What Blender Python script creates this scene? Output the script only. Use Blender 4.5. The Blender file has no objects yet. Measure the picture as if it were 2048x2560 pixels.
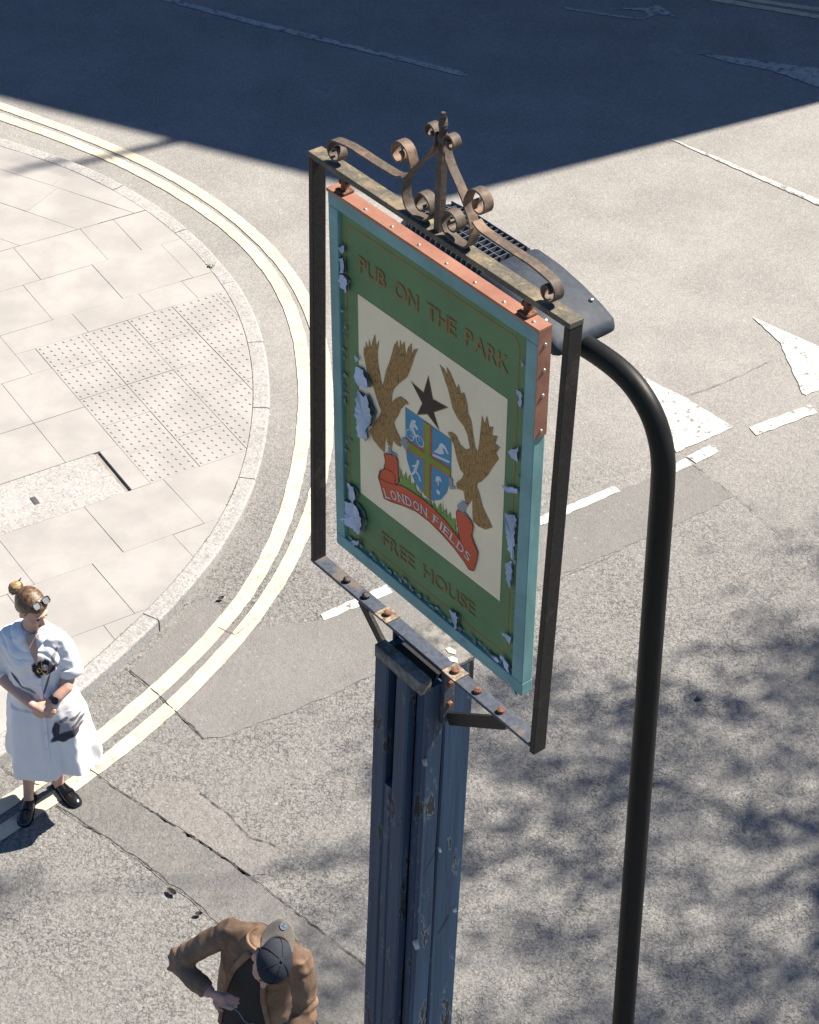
import bpy, bmesh, math, random
from mathutils import Vector, Matrix, noise as mnoise

# ------------------------------------------------------------------ camera, world, sun, exposure
scene = bpy.context.scene
COL = scene.collection
SUN_AZ = math.radians(29.5)          # azimuth of the sun measured from +X towards +Y
SUN_EL = math.radians(49.0)

cam_d = bpy.data.cameras.new('camera')
cam = bpy.data.objects.new('camera', cam_d)
COL.objects.link(cam)
pitch, roll = math.radians(38.6), math.radians(1.75)
fw = Vector((0, math.cos(pitch), -math.sin(pitch)))
rt = Vector((1, 0, 0)); up = rt.cross(fw)
rt2 = rt * math.cos(roll) + up * math.sin(roll)
up2 = up * math.cos(roll) - rt * math.sin(roll)
cam.matrix_world = Matrix(((rt2.x, up2.x, -fw.x, 0), (rt2.y, up2.y, -fw.y, 0), (rt2.z, up2.z, -fw.z, 9.6), (0, 0, 0, 1)))
cam_d.sensor_fit = 'HORIZONTAL'; cam_d.sensor_width = 36.0; cam_d.lens = 36.0 * 5370 / 2048
cam_d.clip_start = 0.1; cam_d.clip_end = 3000
scene.camera = cam

world = bpy.data.worlds.new('World'); scene.world = world; world.use_nodes = True
wn = world.node_tree.nodes; wl = world.node_tree.links; wn.clear()
sky = wn.new('ShaderNodeTexSky'); sky.sky_type = 'NISHITA'; sky.sun_disc = False
sky.sun_elevation = SUN_EL
sky.sun_rotation = math.pi / 2 - SUN_AZ
sky.air_density = 1.0; sky.dust_density = 0.2; sky.ozone_density = 9.0
bg = wn.new('ShaderNodeBackground'); bg.inputs['Strength'].default_value = 0.05
wo = wn.new('ShaderNodeOutputWorld')
wl.new(sky.outputs[0], bg.inputs[0]); wl.new(bg.outputs[0], wo.inputs[0])

sun_d = bpy.data.lights.new('sun', 'SUN'); sun_d.energy = 5.0; sun_d.angle = math.radians(0.53)
sun_d.color = (1.0, 0.91, 0.79)
sun = bpy.data.objects.new('sun', sun_d); COL.objects.link(sun)
SUN = Vector((math.cos(SUN_EL) * math.cos(SUN_AZ), math.cos(SUN_EL) * math.sin(SUN_AZ), math.sin(SUN_EL)))
sun.rotation_euler = SUN.to_track_quat('Z', 'Y').to_euler()
sun.location = SUN * 60

vs = scene.view_settings
vs.view_transform = 'Standard'; vs.look = 'None'; vs.gamma = 1.0; vs.use_curve_mapping = False
vs.exposure = 1.5
scene.render.engine = 'CYCLES'
try:
    scene.cycles.use_denoising = True
    scene.cycles.max_bounces = 6
except Exception:
    pass
R = random.Random(7)

# ------------------------------------------------------------------ measured layout (metres, ground frame)
KERB = [(-9.142,19.892),(-3.794,17.171),(-3.701,17.124),(-3.609,17.076),(-3.516,17.028),(-3.425,16.979),(-3.334,16.929),(-3.243,16.877),(-3.154,16.824),(-3.066,16.769),(-2.979,16.712),(-2.893,16.653),(-2.808,16.592),(-2.725,16.53),(-2.644,16.465),(-2.564,16.399),(-2.485,16.33),(-2.409,16.26),(-2.334,16.188),(-2.261,16.113),(-2.19,16.037),(-2.121,15.96),(-2.054,15.88),(-1.989,15.799),(-1.926,15.716),(-1.864,15.632),(-1.805,15.547),(-1.748,15.46),(-1.693,15.371),(-1.641,15.282),(-1.59,15.19),(-1.542,15.098),(-1.497,15.005),(-1.454,14.91),(-1.413,14.814),(-1.375,14.717),(-1.339,14.62),(-1.306,14.521),(-1.276,14.421),(-1.248,14.321),(-1.222,14.221),(-1.199,14.119),(-1.178,14.017),(-1.159,13.915),(-1.143,13.812),(-1.128,13.709),(-1.116,13.606),(-1.106,13.502),(-1.097,13.399),(-1.091,13.295),(-1.086,13.191),(-1.084,13.087),(-1.083,12.983),(-1.084,12.879),(-1.087,12.775),(-1.091,12.671),(-1.098,12.567),(-1.107,12.463),(-1.118,12.36),(-1.13,12.257),(-1.145,12.154),(-1.163,12.051),(-1.182,11.949),(-1.204,11.847),(-1.228,11.746),(-1.254,11.645),(-1.283,11.545),(-1.314,11.446),(-1.347,11.348),(-1.383,11.25),(-1.421,11.153),(-1.46,11.057),(-1.502,10.961),(-1.545,10.867),(-1.59,10.773),(-1.637,10.68),(-1.685,10.588),(-1.735,10.496),(-1.786,10.406),(-1.839,10.316),(-1.892,10.227),(-1.948,10.139),(-2.004,10.051),(-2.061,9.964),(-2.119,9.878),(-2.178,9.792),(-2.237,9.707),(-2.297,9.622),(-2.358,9.537),(-2.418,9.453),(-2.479,9.368),(-5.388,5.301)]
YELLOW_IN = [(-8.188,20.227),(-3.886,17.679),(-3.757,17.603),(-3.628,17.526),(-3.499,17.448),(-3.372,17.37),(-3.245,17.29),(-3.119,17.208),(-2.995,17.124),(-2.872,17.037),(-2.751,16.948),(-2.632,16.856),(-2.516,16.761),(-2.402,16.663),(-2.291,16.562),(-2.183,16.459),(-2.077,16.352),(-1.973,16.244),(-1.872,16.132),(-1.775,16.019),(-1.68,15.902),(-1.59,15.782),(-1.504,15.659),(-1.423,15.533),(-1.346,15.403),(-1.276,15.271),(-1.211,15.136),(-1.151,14.998),(-1.098,14.858),(-1.049,14.716),(-1.006,14.572),(-0.968,14.427),(-0.936,14.28),(-0.908,14.133),(-0.884,13.984),(-0.865,13.836),(-0.849,13.686),(-0.836,13.537),(-0.827,13.387),(-0.82,13.237),(-0.816,13.087),(-0.815,12.937),(-0.816,12.787),(-0.821,12.637),(-0.828,12.487),(-0.839,12.337),(-0.853,12.188),(-0.87,12.039),(-0.892,11.89),(-0.917,11.742),(-0.948,11.595),(-0.982,11.449),(-1.022,11.304),(-1.067,11.161),(-1.118,11.02),(-1.174,10.881),(-1.235,10.744),(-1.302,10.609),(-1.372,10.476),(-1.446,10.346),(-1.523,10.217),(-1.603,10.09),(-1.685,9.964),(-1.77,9.84),(-1.857,9.718),(-1.947,9.598),(-2.04,9.48),(-2.135,9.364),(-2.233,9.25),(-2.331,9.137),(-2.431,9.025),(-4.414,6.773)]
YELLOW_OUT = [(-8.21,20.455),(-3.921,17.886),(-3.785,17.805),(-3.65,17.724),(-3.515,17.641),(-3.38,17.558),(-3.247,17.474),(-3.114,17.388),(-2.983,17.301),(-2.852,17.211),(-2.724,17.119),(-2.598,17.023),(-2.474,16.925),(-2.354,16.823),(-2.236,16.718),(-2.121,16.61),(-2.009,16.498),(-1.9,16.383),(-1.795,16.266),(-1.692,16.145),(-1.594,16.022),(-1.499,15.895),(-1.408,15.766),(-1.321,15.634),(-1.24,15.499),(-1.163,15.36),(-1.092,15.219),(-1.027,15.075),(-0.967,14.929),(-0.914,14.78),(-0.866,14.63),(-0.824,14.477),(-0.787,14.324),(-0.756,14.169),(-0.728,14.013),(-0.705,13.857),(-0.686,13.7),(-0.671,13.543),(-0.659,13.385),(-0.65,13.227),(-0.645,13.069),(-0.642,12.911),(-0.643,12.753),(-0.648,12.595),(-0.657,12.438),(-0.67,12.28),(-0.687,12.123),(-0.709,11.966),(-0.736,11.811),(-0.767,11.656),(-0.804,11.502),(-0.845,11.349),(-0.891,11.198),(-0.942,11.049),(-0.998,10.901),(-1.059,10.755),(-1.124,10.611),(-1.194,10.469),(-1.267,10.329),(-1.343,10.191),(-1.423,10.054),(-1.506,9.92),(-1.593,9.788),(-1.683,9.658),(-1.777,9.531),(-1.874,9.407),(-1.975,9.285),(-2.078,9.165),(-2.182,9.046),(-2.289,8.929),(-2.395,8.813),(-4.417,6.597)]
HUMP_TRI_NEAR = [(1.753,13.832),(2.078,13.556),(2.438,13.171),(1.975,12.83),(1.918,13.063)]
HUMP_TRI_FAR = [(2.737,14.705),(2.926,14.338),(3.015,13.64),(3.044,13.62),(3.556,13.994),(3.232,14.295),(3.051,14.445)]
DASHES = [[(2.555,13.172),(3.059,13.497),(3.1,13.394),(2.598,13.072)],[(2.046,12.782),(2.262,12.955),(2.294,12.856),(2.113,12.704)],[(1.838,12.588),(2.041,12.762),(2.09,12.686),(1.878,12.53)],[(0.937,12.01),(1.489,12.403),(1.529,12.334),(0.934,11.912)],[(-0.576,10.883),(-0.147,11.214),(-0.097,11.133),(-0.553,10.823)]]
CENTRE_LIT = [(2.286,17.638),(2.352,17.612),(3.535,16.619),(3.653,16.516),(3.638,16.406),(3.521,16.515)]
CENTRE_SHADE = [(-2.787,20.368),(-2.529,20.236),(-1.685,19.82),(-0.626,19.319),(0.426,18.838),(0.433,18.772),(0.356,18.767),(-0.663,19.247),(-1.718,19.728),(-2.69,20.225)]
ARROW = [(1.42,20.354),(1.801,20.232),(2.101,20.152),(2.181,20.135),(2.268,20.223),(2.233,20.313),(2.01,20.33),(2.023,20.368),(2.278,20.376),(2.355,20.446),(2.405,20.431),(2.578,20.167),(2.5,20.207),(2.381,20.245),(2.22,20.12),(2.118,20.104),(1.799,20.186),(1.428,20.289)]
TRI_SHADE = [(2.647,19.417),(3.148,19.309),(3.863,19.144),(4.099,19.088),(4.025,18.556),(3.811,18.746),(3.378,19.082),(3.039,19.195)]
TOP_YELLOW_A = [(2.575,20.782),(2.995,20.622),(4.013,20.293)]
TOP_YELLOW_B = [(2.787,20.845),(3.348,20.647),(4.035,20.461)]
PATCH = [(-1.792,10.276),(-1.674,10.502),(-1.523,10.829),(-1.371,11.084),(-1.256,10.854),(-1.19,10.783),(-1.111,10.727),(-0.911,10.748),(-0.58,10.832),(-0.098,11.135),(1.116,12.048),(1.514,12.333),(1.775,12.527),(2.074,12.698),(2.357,12.318),(1.908,11.973),(1.057,11.367),(0.389,10.795),(-0.238,10.276),(-0.54,10.056),(-0.812,9.878),(-1.152,9.682),(-1.26,9.67),(-1.439,9.887),(-1.63,10.112)]
STRIP = [(-1.999,9.416),(-1.778,9.237),(-1.377,8.936),(-1.015,8.661),(-0.649,8.329),(-0.185,7.91),(0.254,7.479),(0.257,7.134),(-0.173,7.118),(-0.649,7.806),(-0.893,8.036),(-1.224,8.373),(-1.456,8.565),(-1.535,8.64),(-1.799,8.838),(-2.095,9.055)]
WORN = [(-1.604,9.118),(-1.507,9.24),(-1.389,9.284),(-1.302,9.277),(-1.192,9.16),(-1.087,9.072),(-0.97,8.986),(-0.889,8.875),(-0.788,8.814),(-0.712,8.753),(-0.728,8.641),(-0.781,8.553),(-0.874,8.534),(-1.014,8.653),(-1.193,8.782),(-1.376,8.933)]
CRACKS = [[(-2.492,9.389),(-2.418,9.312),(-2.323,9.265),(-2.218,9.218)],[(-2.0,9.423),(-1.889,9.335),(-1.777,9.23),(-1.615,9.109),(-1.376,8.93),(-1.194,8.798),(-1.014,8.655),(-0.836,8.496),(-0.649,8.329),(-0.417,8.119),(-0.184,7.904),(0.029,7.691),(0.254,7.466)],[(-2.095,9.055),(-1.945,8.939),(-1.799,8.838),(-1.665,8.724),(-1.535,8.64),(-1.456,8.565),(-1.35,8.46),(-1.223,8.367),(-1.068,8.198),(-0.893,8.036)],[(-1.792,10.276),(-1.629,10.101),(-1.526,9.982),(-1.439,9.887),(-1.339,9.782),(-1.252,9.667)],[(-1.257,10.72),(-1.131,10.646),(-1.083,10.72)],[(2.074,12.698),(2.239,12.488),(2.394,12.283),(2.529,12.058),(2.654,11.873)],[(-1.232,9.192),(-1.125,9.096),(-1.02,9.001),(-0.951,8.905),(-0.886,8.833),(-0.787,8.805),(-0.711,8.744)],[(2.11,13.566),(2.252,13.637),(2.519,13.829),(2.815,14.065)],[(0.772,11.1),(1.11,11.369),(1.427,11.592)]]
ART = {'opening': [(-0.399,1.238),(0.399,1.233),(0.392,0.052),(-0.404,0.045)],'cream': [(-0.309,1.003),(0.335,1.007),(0.335,0.291),(-0.31,0.281)],'goldline': [(-0.355,1.217),(0.383,1.224),(0.389,0.123),(-0.365,0.091)],'eagle_left': [(-0.078,0.75),(-0.086,0.757),(-0.115,0.757),(-0.137,0.738),(-0.156,0.713),(-0.153,0.746),(-0.144,0.768),(-0.122,0.798),(-0.086,0.841),(-0.071,0.877),(-0.05,0.939),(-0.038,0.964),(-0.057,0.951),(-0.066,0.931),(-0.066,0.969),(-0.082,0.944),(-0.091,0.911),(-0.099,0.956),(-0.111,0.934),(-0.117,0.953),(-0.123,0.91),(-0.129,0.942),(-0.144,0.919),(-0.155,0.882),(-0.166,0.847),(-0.181,0.811),(-0.189,0.778),(-0.198,0.744),(-0.205,0.763),(-0.211,0.788),(-0.218,0.818),(-0.22,0.852),(-0.212,0.899),(-0.225,0.871),(-0.231,0.908),(-0.244,0.875),(-0.25,0.847),(-0.258,0.879),(-0.263,0.839),(-0.273,0.862),(-0.277,0.832),(-0.283,0.837),(-0.285,0.81),(-0.275,0.775),(-0.264,0.741),(-0.242,0.719),(-0.227,0.687),(-0.205,0.653),(-0.213,0.631),(-0.236,0.594),(-0.263,0.545),(-0.244,0.524),(-0.214,0.512),(-0.191,0.508),(-0.187,0.546),(-0.181,0.573),(-0.176,0.547),(-0.157,0.547),(-0.149,0.577),(-0.13,0.572),(-0.114,0.575),(-0.111,0.6),(-0.138,0.628),(-0.145,0.647),(-0.123,0.689),(-0.115,0.711),(-0.093,0.741)],'eagle_right': [(0.094,0.754),(0.111,0.765),(0.132,0.764),(0.147,0.744),(0.171,0.739),(0.19,0.756),(0.188,0.763),(0.177,0.796),(0.163,0.815),(0.135,0.827),(0.113,0.848),(0.103,0.875),(0.092,0.902),(0.077,0.927),(0.055,0.964),(0.074,0.958),(0.091,0.946),(0.084,0.972),(0.101,0.962),(0.115,0.943),(0.129,0.924),(0.136,0.944),(0.147,0.917),(0.159,0.929),(0.168,0.912),(0.175,0.894),(0.179,0.869),(0.193,0.85),(0.201,0.81),(0.212,0.772),(0.222,0.761),(0.228,0.798),(0.231,0.838),(0.236,0.897),(0.247,0.873),(0.256,0.907),(0.266,0.875),(0.283,0.885),(0.28,0.854),(0.302,0.865),(0.293,0.835),(0.313,0.833),(0.298,0.804),(0.31,0.792),(0.287,0.75),(0.268,0.71),(0.242,0.671),(0.228,0.657),(0.223,0.643),(0.232,0.63),(0.251,0.584),(0.279,0.556),(0.293,0.539),(0.266,0.513),(0.235,0.505),(0.211,0.507),(0.207,0.539),(0.206,0.585),(0.197,0.567),(0.187,0.549),(0.175,0.56),(0.167,0.59),(0.139,0.581),(0.134,0.598),(0.159,0.631),(0.166,0.652),(0.152,0.656),(0.137,0.682),(0.13,0.7),(0.122,0.724),(0.112,0.737),(0.101,0.745)],'feet': [[(-0.172,0.542),(-0.157,0.546),(-0.157,0.534),(-0.13,0.538),(-0.134,0.521),(-0.153,0.53),(-0.176,0.511),(-0.17,0.529)],[(-0.115,0.591),(-0.104,0.618),(-0.078,0.625),(-0.086,0.603),(-0.071,0.621),(-0.086,0.577),(-0.104,0.589)],[(0.164,0.553),(0.189,0.557),(0.175,0.519),(0.197,0.515),(0.168,0.509),(0.147,0.51),(0.143,0.523)],[(0.103,0.608),(0.121,0.602),(0.121,0.582),(0.139,0.581),(0.111,0.561),(0.107,0.576)]],'star': [(0.007,0.891),(0.026,0.828),(0.086,0.836),(0.03,0.788),(0.053,0.744),(0.005,0.767),(-0.038,0.74),(-0.017,0.79),(-0.062,0.833),(-0.012,0.827)],'shield': [(-0.094,0.731),(-0.027,0.733),(0.009,0.734),(0.059,0.735),(0.11,0.737),(0.111,0.689),(0.111,0.632),(0.107,0.583),(0.093,0.536),(0.069,0.496),(0.032,0.468),(0.003,0.467),(-0.026,0.474),(-0.049,0.487),(-0.071,0.515),(-0.086,0.547),(-0.092,0.585)],'cross_red': [[(-0.01,0.733),(0.026,0.734),(0.025,0.465),(-0.008,0.467)],[(-0.093,0.622),(0.111,0.636),(0.111,0.604),(-0.092,0.584)]],'cross_green': [[(-0.004,0.733),(0.019,0.734),(0.019,0.465),(-0.001,0.468)],[(-0.092,0.616),(0.111,0.63),(0.111,0.61),(-0.092,0.591)]],'ribbon': [(-0.191,0.506),(-0.161,0.522),(-0.138,0.529),(-0.127,0.521),(-0.123,0.47),(-0.122,0.441),(-0.138,0.422),(-0.108,0.438),(-0.071,0.444),(-0.011,0.449),(0.033,0.447),(0.091,0.436),(0.135,0.417),(0.16,0.406),(0.145,0.459),(0.14,0.497),(0.147,0.51),(0.175,0.514),(0.204,0.508),(0.215,0.492),(0.209,0.453),(0.219,0.436),(0.238,0.412),(0.235,0.381),(0.222,0.33),(0.201,0.322),(0.179,0.338),(0.135,0.358),(0.077,0.374),(0.019,0.384),(-0.041,0.383),(-0.101,0.366),(-0.162,0.343),(-0.192,0.336),(-0.208,0.376),(-0.219,0.399),(-0.211,0.428),(-0.192,0.446),(-0.184,0.481)],'grass': [(-0.135,0.426),(-0.112,0.453),(-0.116,0.504),(-0.104,0.466),(-0.089,0.502),(-0.086,0.469),(-0.071,0.502),(-0.067,0.467),(-0.048,0.486),(-0.041,0.461),(-0.011,0.452),(0.025,0.46),(0.033,0.441),(0.041,0.467),(0.051,0.447),(0.069,0.485),(0.076,0.448),(0.094,0.48),(0.098,0.45),(0.112,0.479),(0.116,0.452),(0.134,0.469),(0.138,0.431),(0.16,0.409),(0.134,0.42),(0.091,0.436),(0.033,0.447),(-0.011,0.449),(-0.071,0.444),(-0.108,0.438)],'text_top': [(-0.301,1.085),(0.333,1.092),(-0.3,1.132),(0.331,1.141)],'text_bottom': [(-0.202,0.147),(0.227,0.161),(-0.201,0.196),(0.226,0.206)],'text_ribbon': [(-0.173,0.352),(-0.086,0.382),(0.018,0.396),(0.077,0.389),(0.135,0.372),(0.204,0.351)],'text_ribbon_top': [(-0.181,0.383),(-0.086,0.415),(0.018,0.429)],'scroll_curl': [(-0.215,0.399),(-0.207,0.431),(-0.184,0.454),(-0.146,0.462),(-0.135,0.445),(-0.142,0.421),(-0.177,0.407)],'flaps': [[(-0.314,0.751),(-0.287,0.763),(-0.246,0.74),(-0.246,0.717),(-0.303,0.687),(-0.318,0.711)],[(-0.308,0.673),(-0.277,0.667),(-0.265,0.683),(-0.22,0.638),(-0.236,0.594),(-0.271,0.544),(-0.26,0.526),(-0.276,0.502),(-0.307,0.505),(-0.321,0.586)],[(-0.382,1.127),(-0.359,1.142),(-0.354,1.126),(-0.371,1.113)],[(-0.382,1.088),(-0.358,1.103),(-0.354,1.05),(-0.376,1.044)],[(-0.381,1.034),(-0.354,1.042),(-0.335,1.035),(-0.351,0.99),(-0.383,0.996)],[(-0.383,0.917),(-0.36,0.921),(-0.372,0.912)],[(-0.373,0.854),(-0.354,0.85),(-0.368,0.847)],[(-0.313,0.795),(-0.298,0.789),(-0.306,0.773)],[(0.382,1.072),(0.397,1.059),(0.401,1.014),(0.388,1.022)],[(0.388,1.169),(0.4,1.158),(0.394,1.149)],[(-0.362,0.293),(-0.326,0.29),(-0.314,0.273),(-0.343,0.22),(-0.363,0.255)],[(-0.384,0.204),(-0.319,0.236),(-0.291,0.225),(-0.274,0.192),(-0.293,0.133),(-0.361,0.117),(-0.414,0.122),(-0.381,0.156)],[(0.357,0.641),(0.398,0.649),(0.394,0.491),(0.373,0.518),(0.361,0.597)],[(0.364,0.46),(0.389,0.483),(0.391,0.384),(0.373,0.407)],[(0.361,0.854),(0.392,0.889),(0.394,0.836),(0.371,0.838)],[(0.342,0.732),(0.368,0.736),(0.398,0.749),(0.395,0.728),(0.362,0.716)],[(0.121,0.116),(0.172,0.12),(0.166,0.089),(0.155,0.052)],[(-0.363,0.056),(-0.301,0.105),(-0.314,0.071),(-0.355,0.051)],[(0.362,0.111),(0.395,0.091),(0.396,0.054),(0.372,0.08)],[(0.321,0.075),(0.349,0.083),(0.343,0.06)],[(0.366,0.202),(0.398,0.2),(0.395,0.165)],[(0.396,0.042),(0.433,-0.006),(0.423,-0.007)]],'cyclist': [[(-0.067,0.698),(-0.06,0.708),(-0.049,0.711),(-0.042,0.71),(-0.049,0.7),(-0.042,0.696),(-0.033,0.689),(-0.042,0.681),(-0.049,0.686),(-0.056,0.681),(-0.049,0.671),(-0.042,0.661),(-0.049,0.654),(-0.06,0.665),(-0.075,0.671),(-0.07,0.688)]],'wheels': [(-0.071,0.658),(-0.026,0.662),(-0.071,0.644),(-0.026,0.648)],'swimmer': [[(0.034,0.649),(0.052,0.671),(0.063,0.697),(0.073,0.703),(0.087,0.7),(0.102,0.683),(0.095,0.679),(0.082,0.689),(0.075,0.687),(0.081,0.671),(0.067,0.659),(0.052,0.654)],[(0.031,0.641),(0.106,0.66),(0.106,0.652),(0.031,0.632)]],'runner': [[(-0.038,0.576),(-0.028,0.579),(-0.03,0.566),(-0.035,0.551),(-0.041,0.533),(-0.03,0.528),(-0.023,0.518),(-0.021,0.505),(-0.028,0.506),(-0.032,0.521),(-0.045,0.525),(-0.052,0.514),(-0.063,0.502),(-0.066,0.507),(-0.055,0.525),(-0.049,0.543),(-0.06,0.536),(-0.062,0.541),(-0.045,0.554)]],'palm': [[(0.046,0.566),(0.057,0.576),(0.068,0.576),(0.074,0.562),(0.061,0.563),(0.059,0.542),(0.055,0.539),(0.053,0.557),(0.045,0.545)],[(0.05,0.524),(0.068,0.524),(0.061,0.508),(0.05,0.51)]]}

# ------------------------------------------------------------------ helpers
def tag(o, label=None, cat=None, group=None, kind=None):
    if label: o['label'] = label
    if cat: o['category'] = cat
    if group: o['group'] = group
    if kind: o['kind'] = kind
    return o

def empty(name, loc=(0, 0, 0), rot=(0, 0, 0)):
    o = bpy.data.objects.new(name, None); COL.objects.link(o)
    o.location = loc; o.rotation_euler = rot; o.empty_display_size = 0.1
    return o

def link(name, me, parent=None, mat=None):
    o = bpy.data.objects.new(name, me); COL.objects.link(o)
    if mat is not None and not me.materials: me.materials.append(mat)
    if parent is not None: o.parent = parent
    return o

class MB:
    """collects shapes and links them as one mesh object"""
    def __init__(self): self.bm = bmesh.new()
    def box(self, x0, x1, y0, y1, z0, z1, bevel=0.0, mtx=None):
        r = bmesh.ops.create_cube(self.bm, size=1.0)
        vs_ = r['verts']
        for v in vs_:
            v.co = Vector(((x0 + x1) / 2 + v.co.x * (x1 - x0), (y0 + y1) / 2 + v.co.y * (y1 - y0), (z0 + z1) / 2 + v.co.z * (z1 - z0)))
        if bevel:
            es = list({e for v in vs_ for e in v.link_edges})
            rr = bmesh.ops.bevel(self.bm, geom=es, offset=bevel, segments=2, affect='EDGES', profile=0.5)
            vs_ = list({v for f in rr['faces'] for v in f.verts} | {v for v in vs_ if v.is_valid})
        if mtx is not None:
            for v in vs_: v.co = mtx @ v.co
        return self
    def poly(self, pts):
        f = self.bm.faces.new([self.bm.verts.new(p) for p in pts])
        return f
    def prism(self, pts, z0, z1, ztop=None):
        n = len(pts)
        b = [self.bm.verts.new((p[0], p[1], z0)) for p in pts]
        t = [self.bm.verts.new((p[0], p[1], z1 if ztop is None else ztop(p))) for p in pts]
        self.bm.faces.new(t); self.bm.faces.new(b[::-1])
        for i in range(n):
            self.bm.faces.new((b[i], b[(i + 1) % n], t[(i + 1) % n], t[i]))
        return self
    def tube(self, pts, radii, segs=12, cap=True, flat=1.0):
        pts = [Vector(p) for p in pts]
        if not isinstance(radii, (list, tuple)): radii = [radii] * len(pts)
        rings = []
        T0 = (pts[1] - pts[0]).normalized()
        ref = Vector((0, 0, 1)) if abs(T0.z) < 0.9 else Vector((0, 1, 0))
        n_ = (ref - T0 * ref.dot(T0)).normalized()
        for i, p in enumerate(pts):
            T = (pts[min(i + 1, len(pts) - 1)] - pts[max(i - 1, 0)]).normalized()
            n_ = (n_ - T * n_.dot(T)).normalized(); b_ = T.cross(n_)
            rings.append([self.bm.verts.new(p + (n_ * math.cos(a) + b_ * math.sin(a) * flat) * radii[i]) for a in [2 * math.pi * k / segs for k in range(segs)]])
        for a, b in zip(rings, rings[1:]):
            for k in range(segs):
                self.bm.faces.new((a[k], a[(k + 1) % segs], b[(k + 1) % segs], b[k]))
        if cap:
            self.bm.faces.new(rings[0][::-1]); self.bm.faces.new(rings[-1])
        return self
    def rings(self, rr, cap=True, closed=True):
        vr = [[self.bm.verts.new(p) for p in ring] for ring in rr]
        n = len(vr[0])
        for a, b in zip(vr, vr[1:]):
            for k in range(n if closed else n - 1):
                self.bm.faces.new((a[k], a[(k + 1) % n], b[(k + 1) % n], b[k]))
        if cap:
            self.bm.faces.new(vr[0][::-1]); self.bm.faces.new(vr[-1])
        return self
    def ball(self, c, r, mtx=None, u=16, v=10):
        rr = bmesh.ops.create_uvsphere(self.bm, u_segments=u, v_segments=v, radius=1.0)
        rx, ry, rz = r if isinstance(r, (tuple, list)) else (r, r, r)
        for q in rr['verts']:
            p = Vector((q.co.x * rx, q.co.y * ry, q.co.z * rz))
            q.co = (mtx @ p if mtx is not None else p) + Vector(c)
        return self
    def cyl(self, p0, p1, r, segs=12): return self.tube([p0, p1], [r, r], segs)
    def mesh(self, smooth=False, tri=False, angle=None):
        bmesh.ops.recalc_face_normals(self.bm, faces=self.bm.faces)
        if tri: bmesh.ops.triangulate(self.bm, faces=self.bm.faces)
        me = bpy.data.meshes.new('m'); self.bm.to_mesh(me); self.bm.free()
        if smooth: me.polygons.foreach_set('use_smooth', [True] * len(me.polygons))
        return me
    def build(self, name, mat, parent=None, smooth=False, tri=False):
        me = self.mesh(smooth, tri); me.name = name
        return link(name, me, parent, mat)

def evaluated(o, mods):
    """apply modifiers (callables on the object) and return a fresh mesh"""
    for m in mods: m(o)
    dg = bpy.context.evaluated_depsgraph_get()
    me = bpy.data.meshes.new_from_object(o.evaluated_get(dg))
    return me

def remeshed(mb, name, mat, parent, voxel=0.008, smooth=6, disp=None):
    me = mb.mesh(); o = bpy.data.objects.new('tmp', me); COL.objects.link(o)
    def add(o):
        m = o.modifiers.new('r', 'REMESH'); m.mode = 'VOXEL'; m.voxel_size = voxel; m.adaptivity = 0.0
        s = o.modifiers.new('s', 'SMOOTH'); s.factor = 0.5; s.iterations = smooth
    new = evaluated(o, [add])
    bpy.data.objects.remove(o)
    if disp is not None:
        nrm = [v.normal.copy() for v in new.vertices]
        for v, n in zip(new.vertices, nrm): v.co = disp(v.co.copy(), n)
    new.polygons.foreach_set('use_smooth', [True] * len(new.polygons))
    new.materials.clear(); new.materials.append(mat); new.name = name
    return link(name, new, parent)

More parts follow.
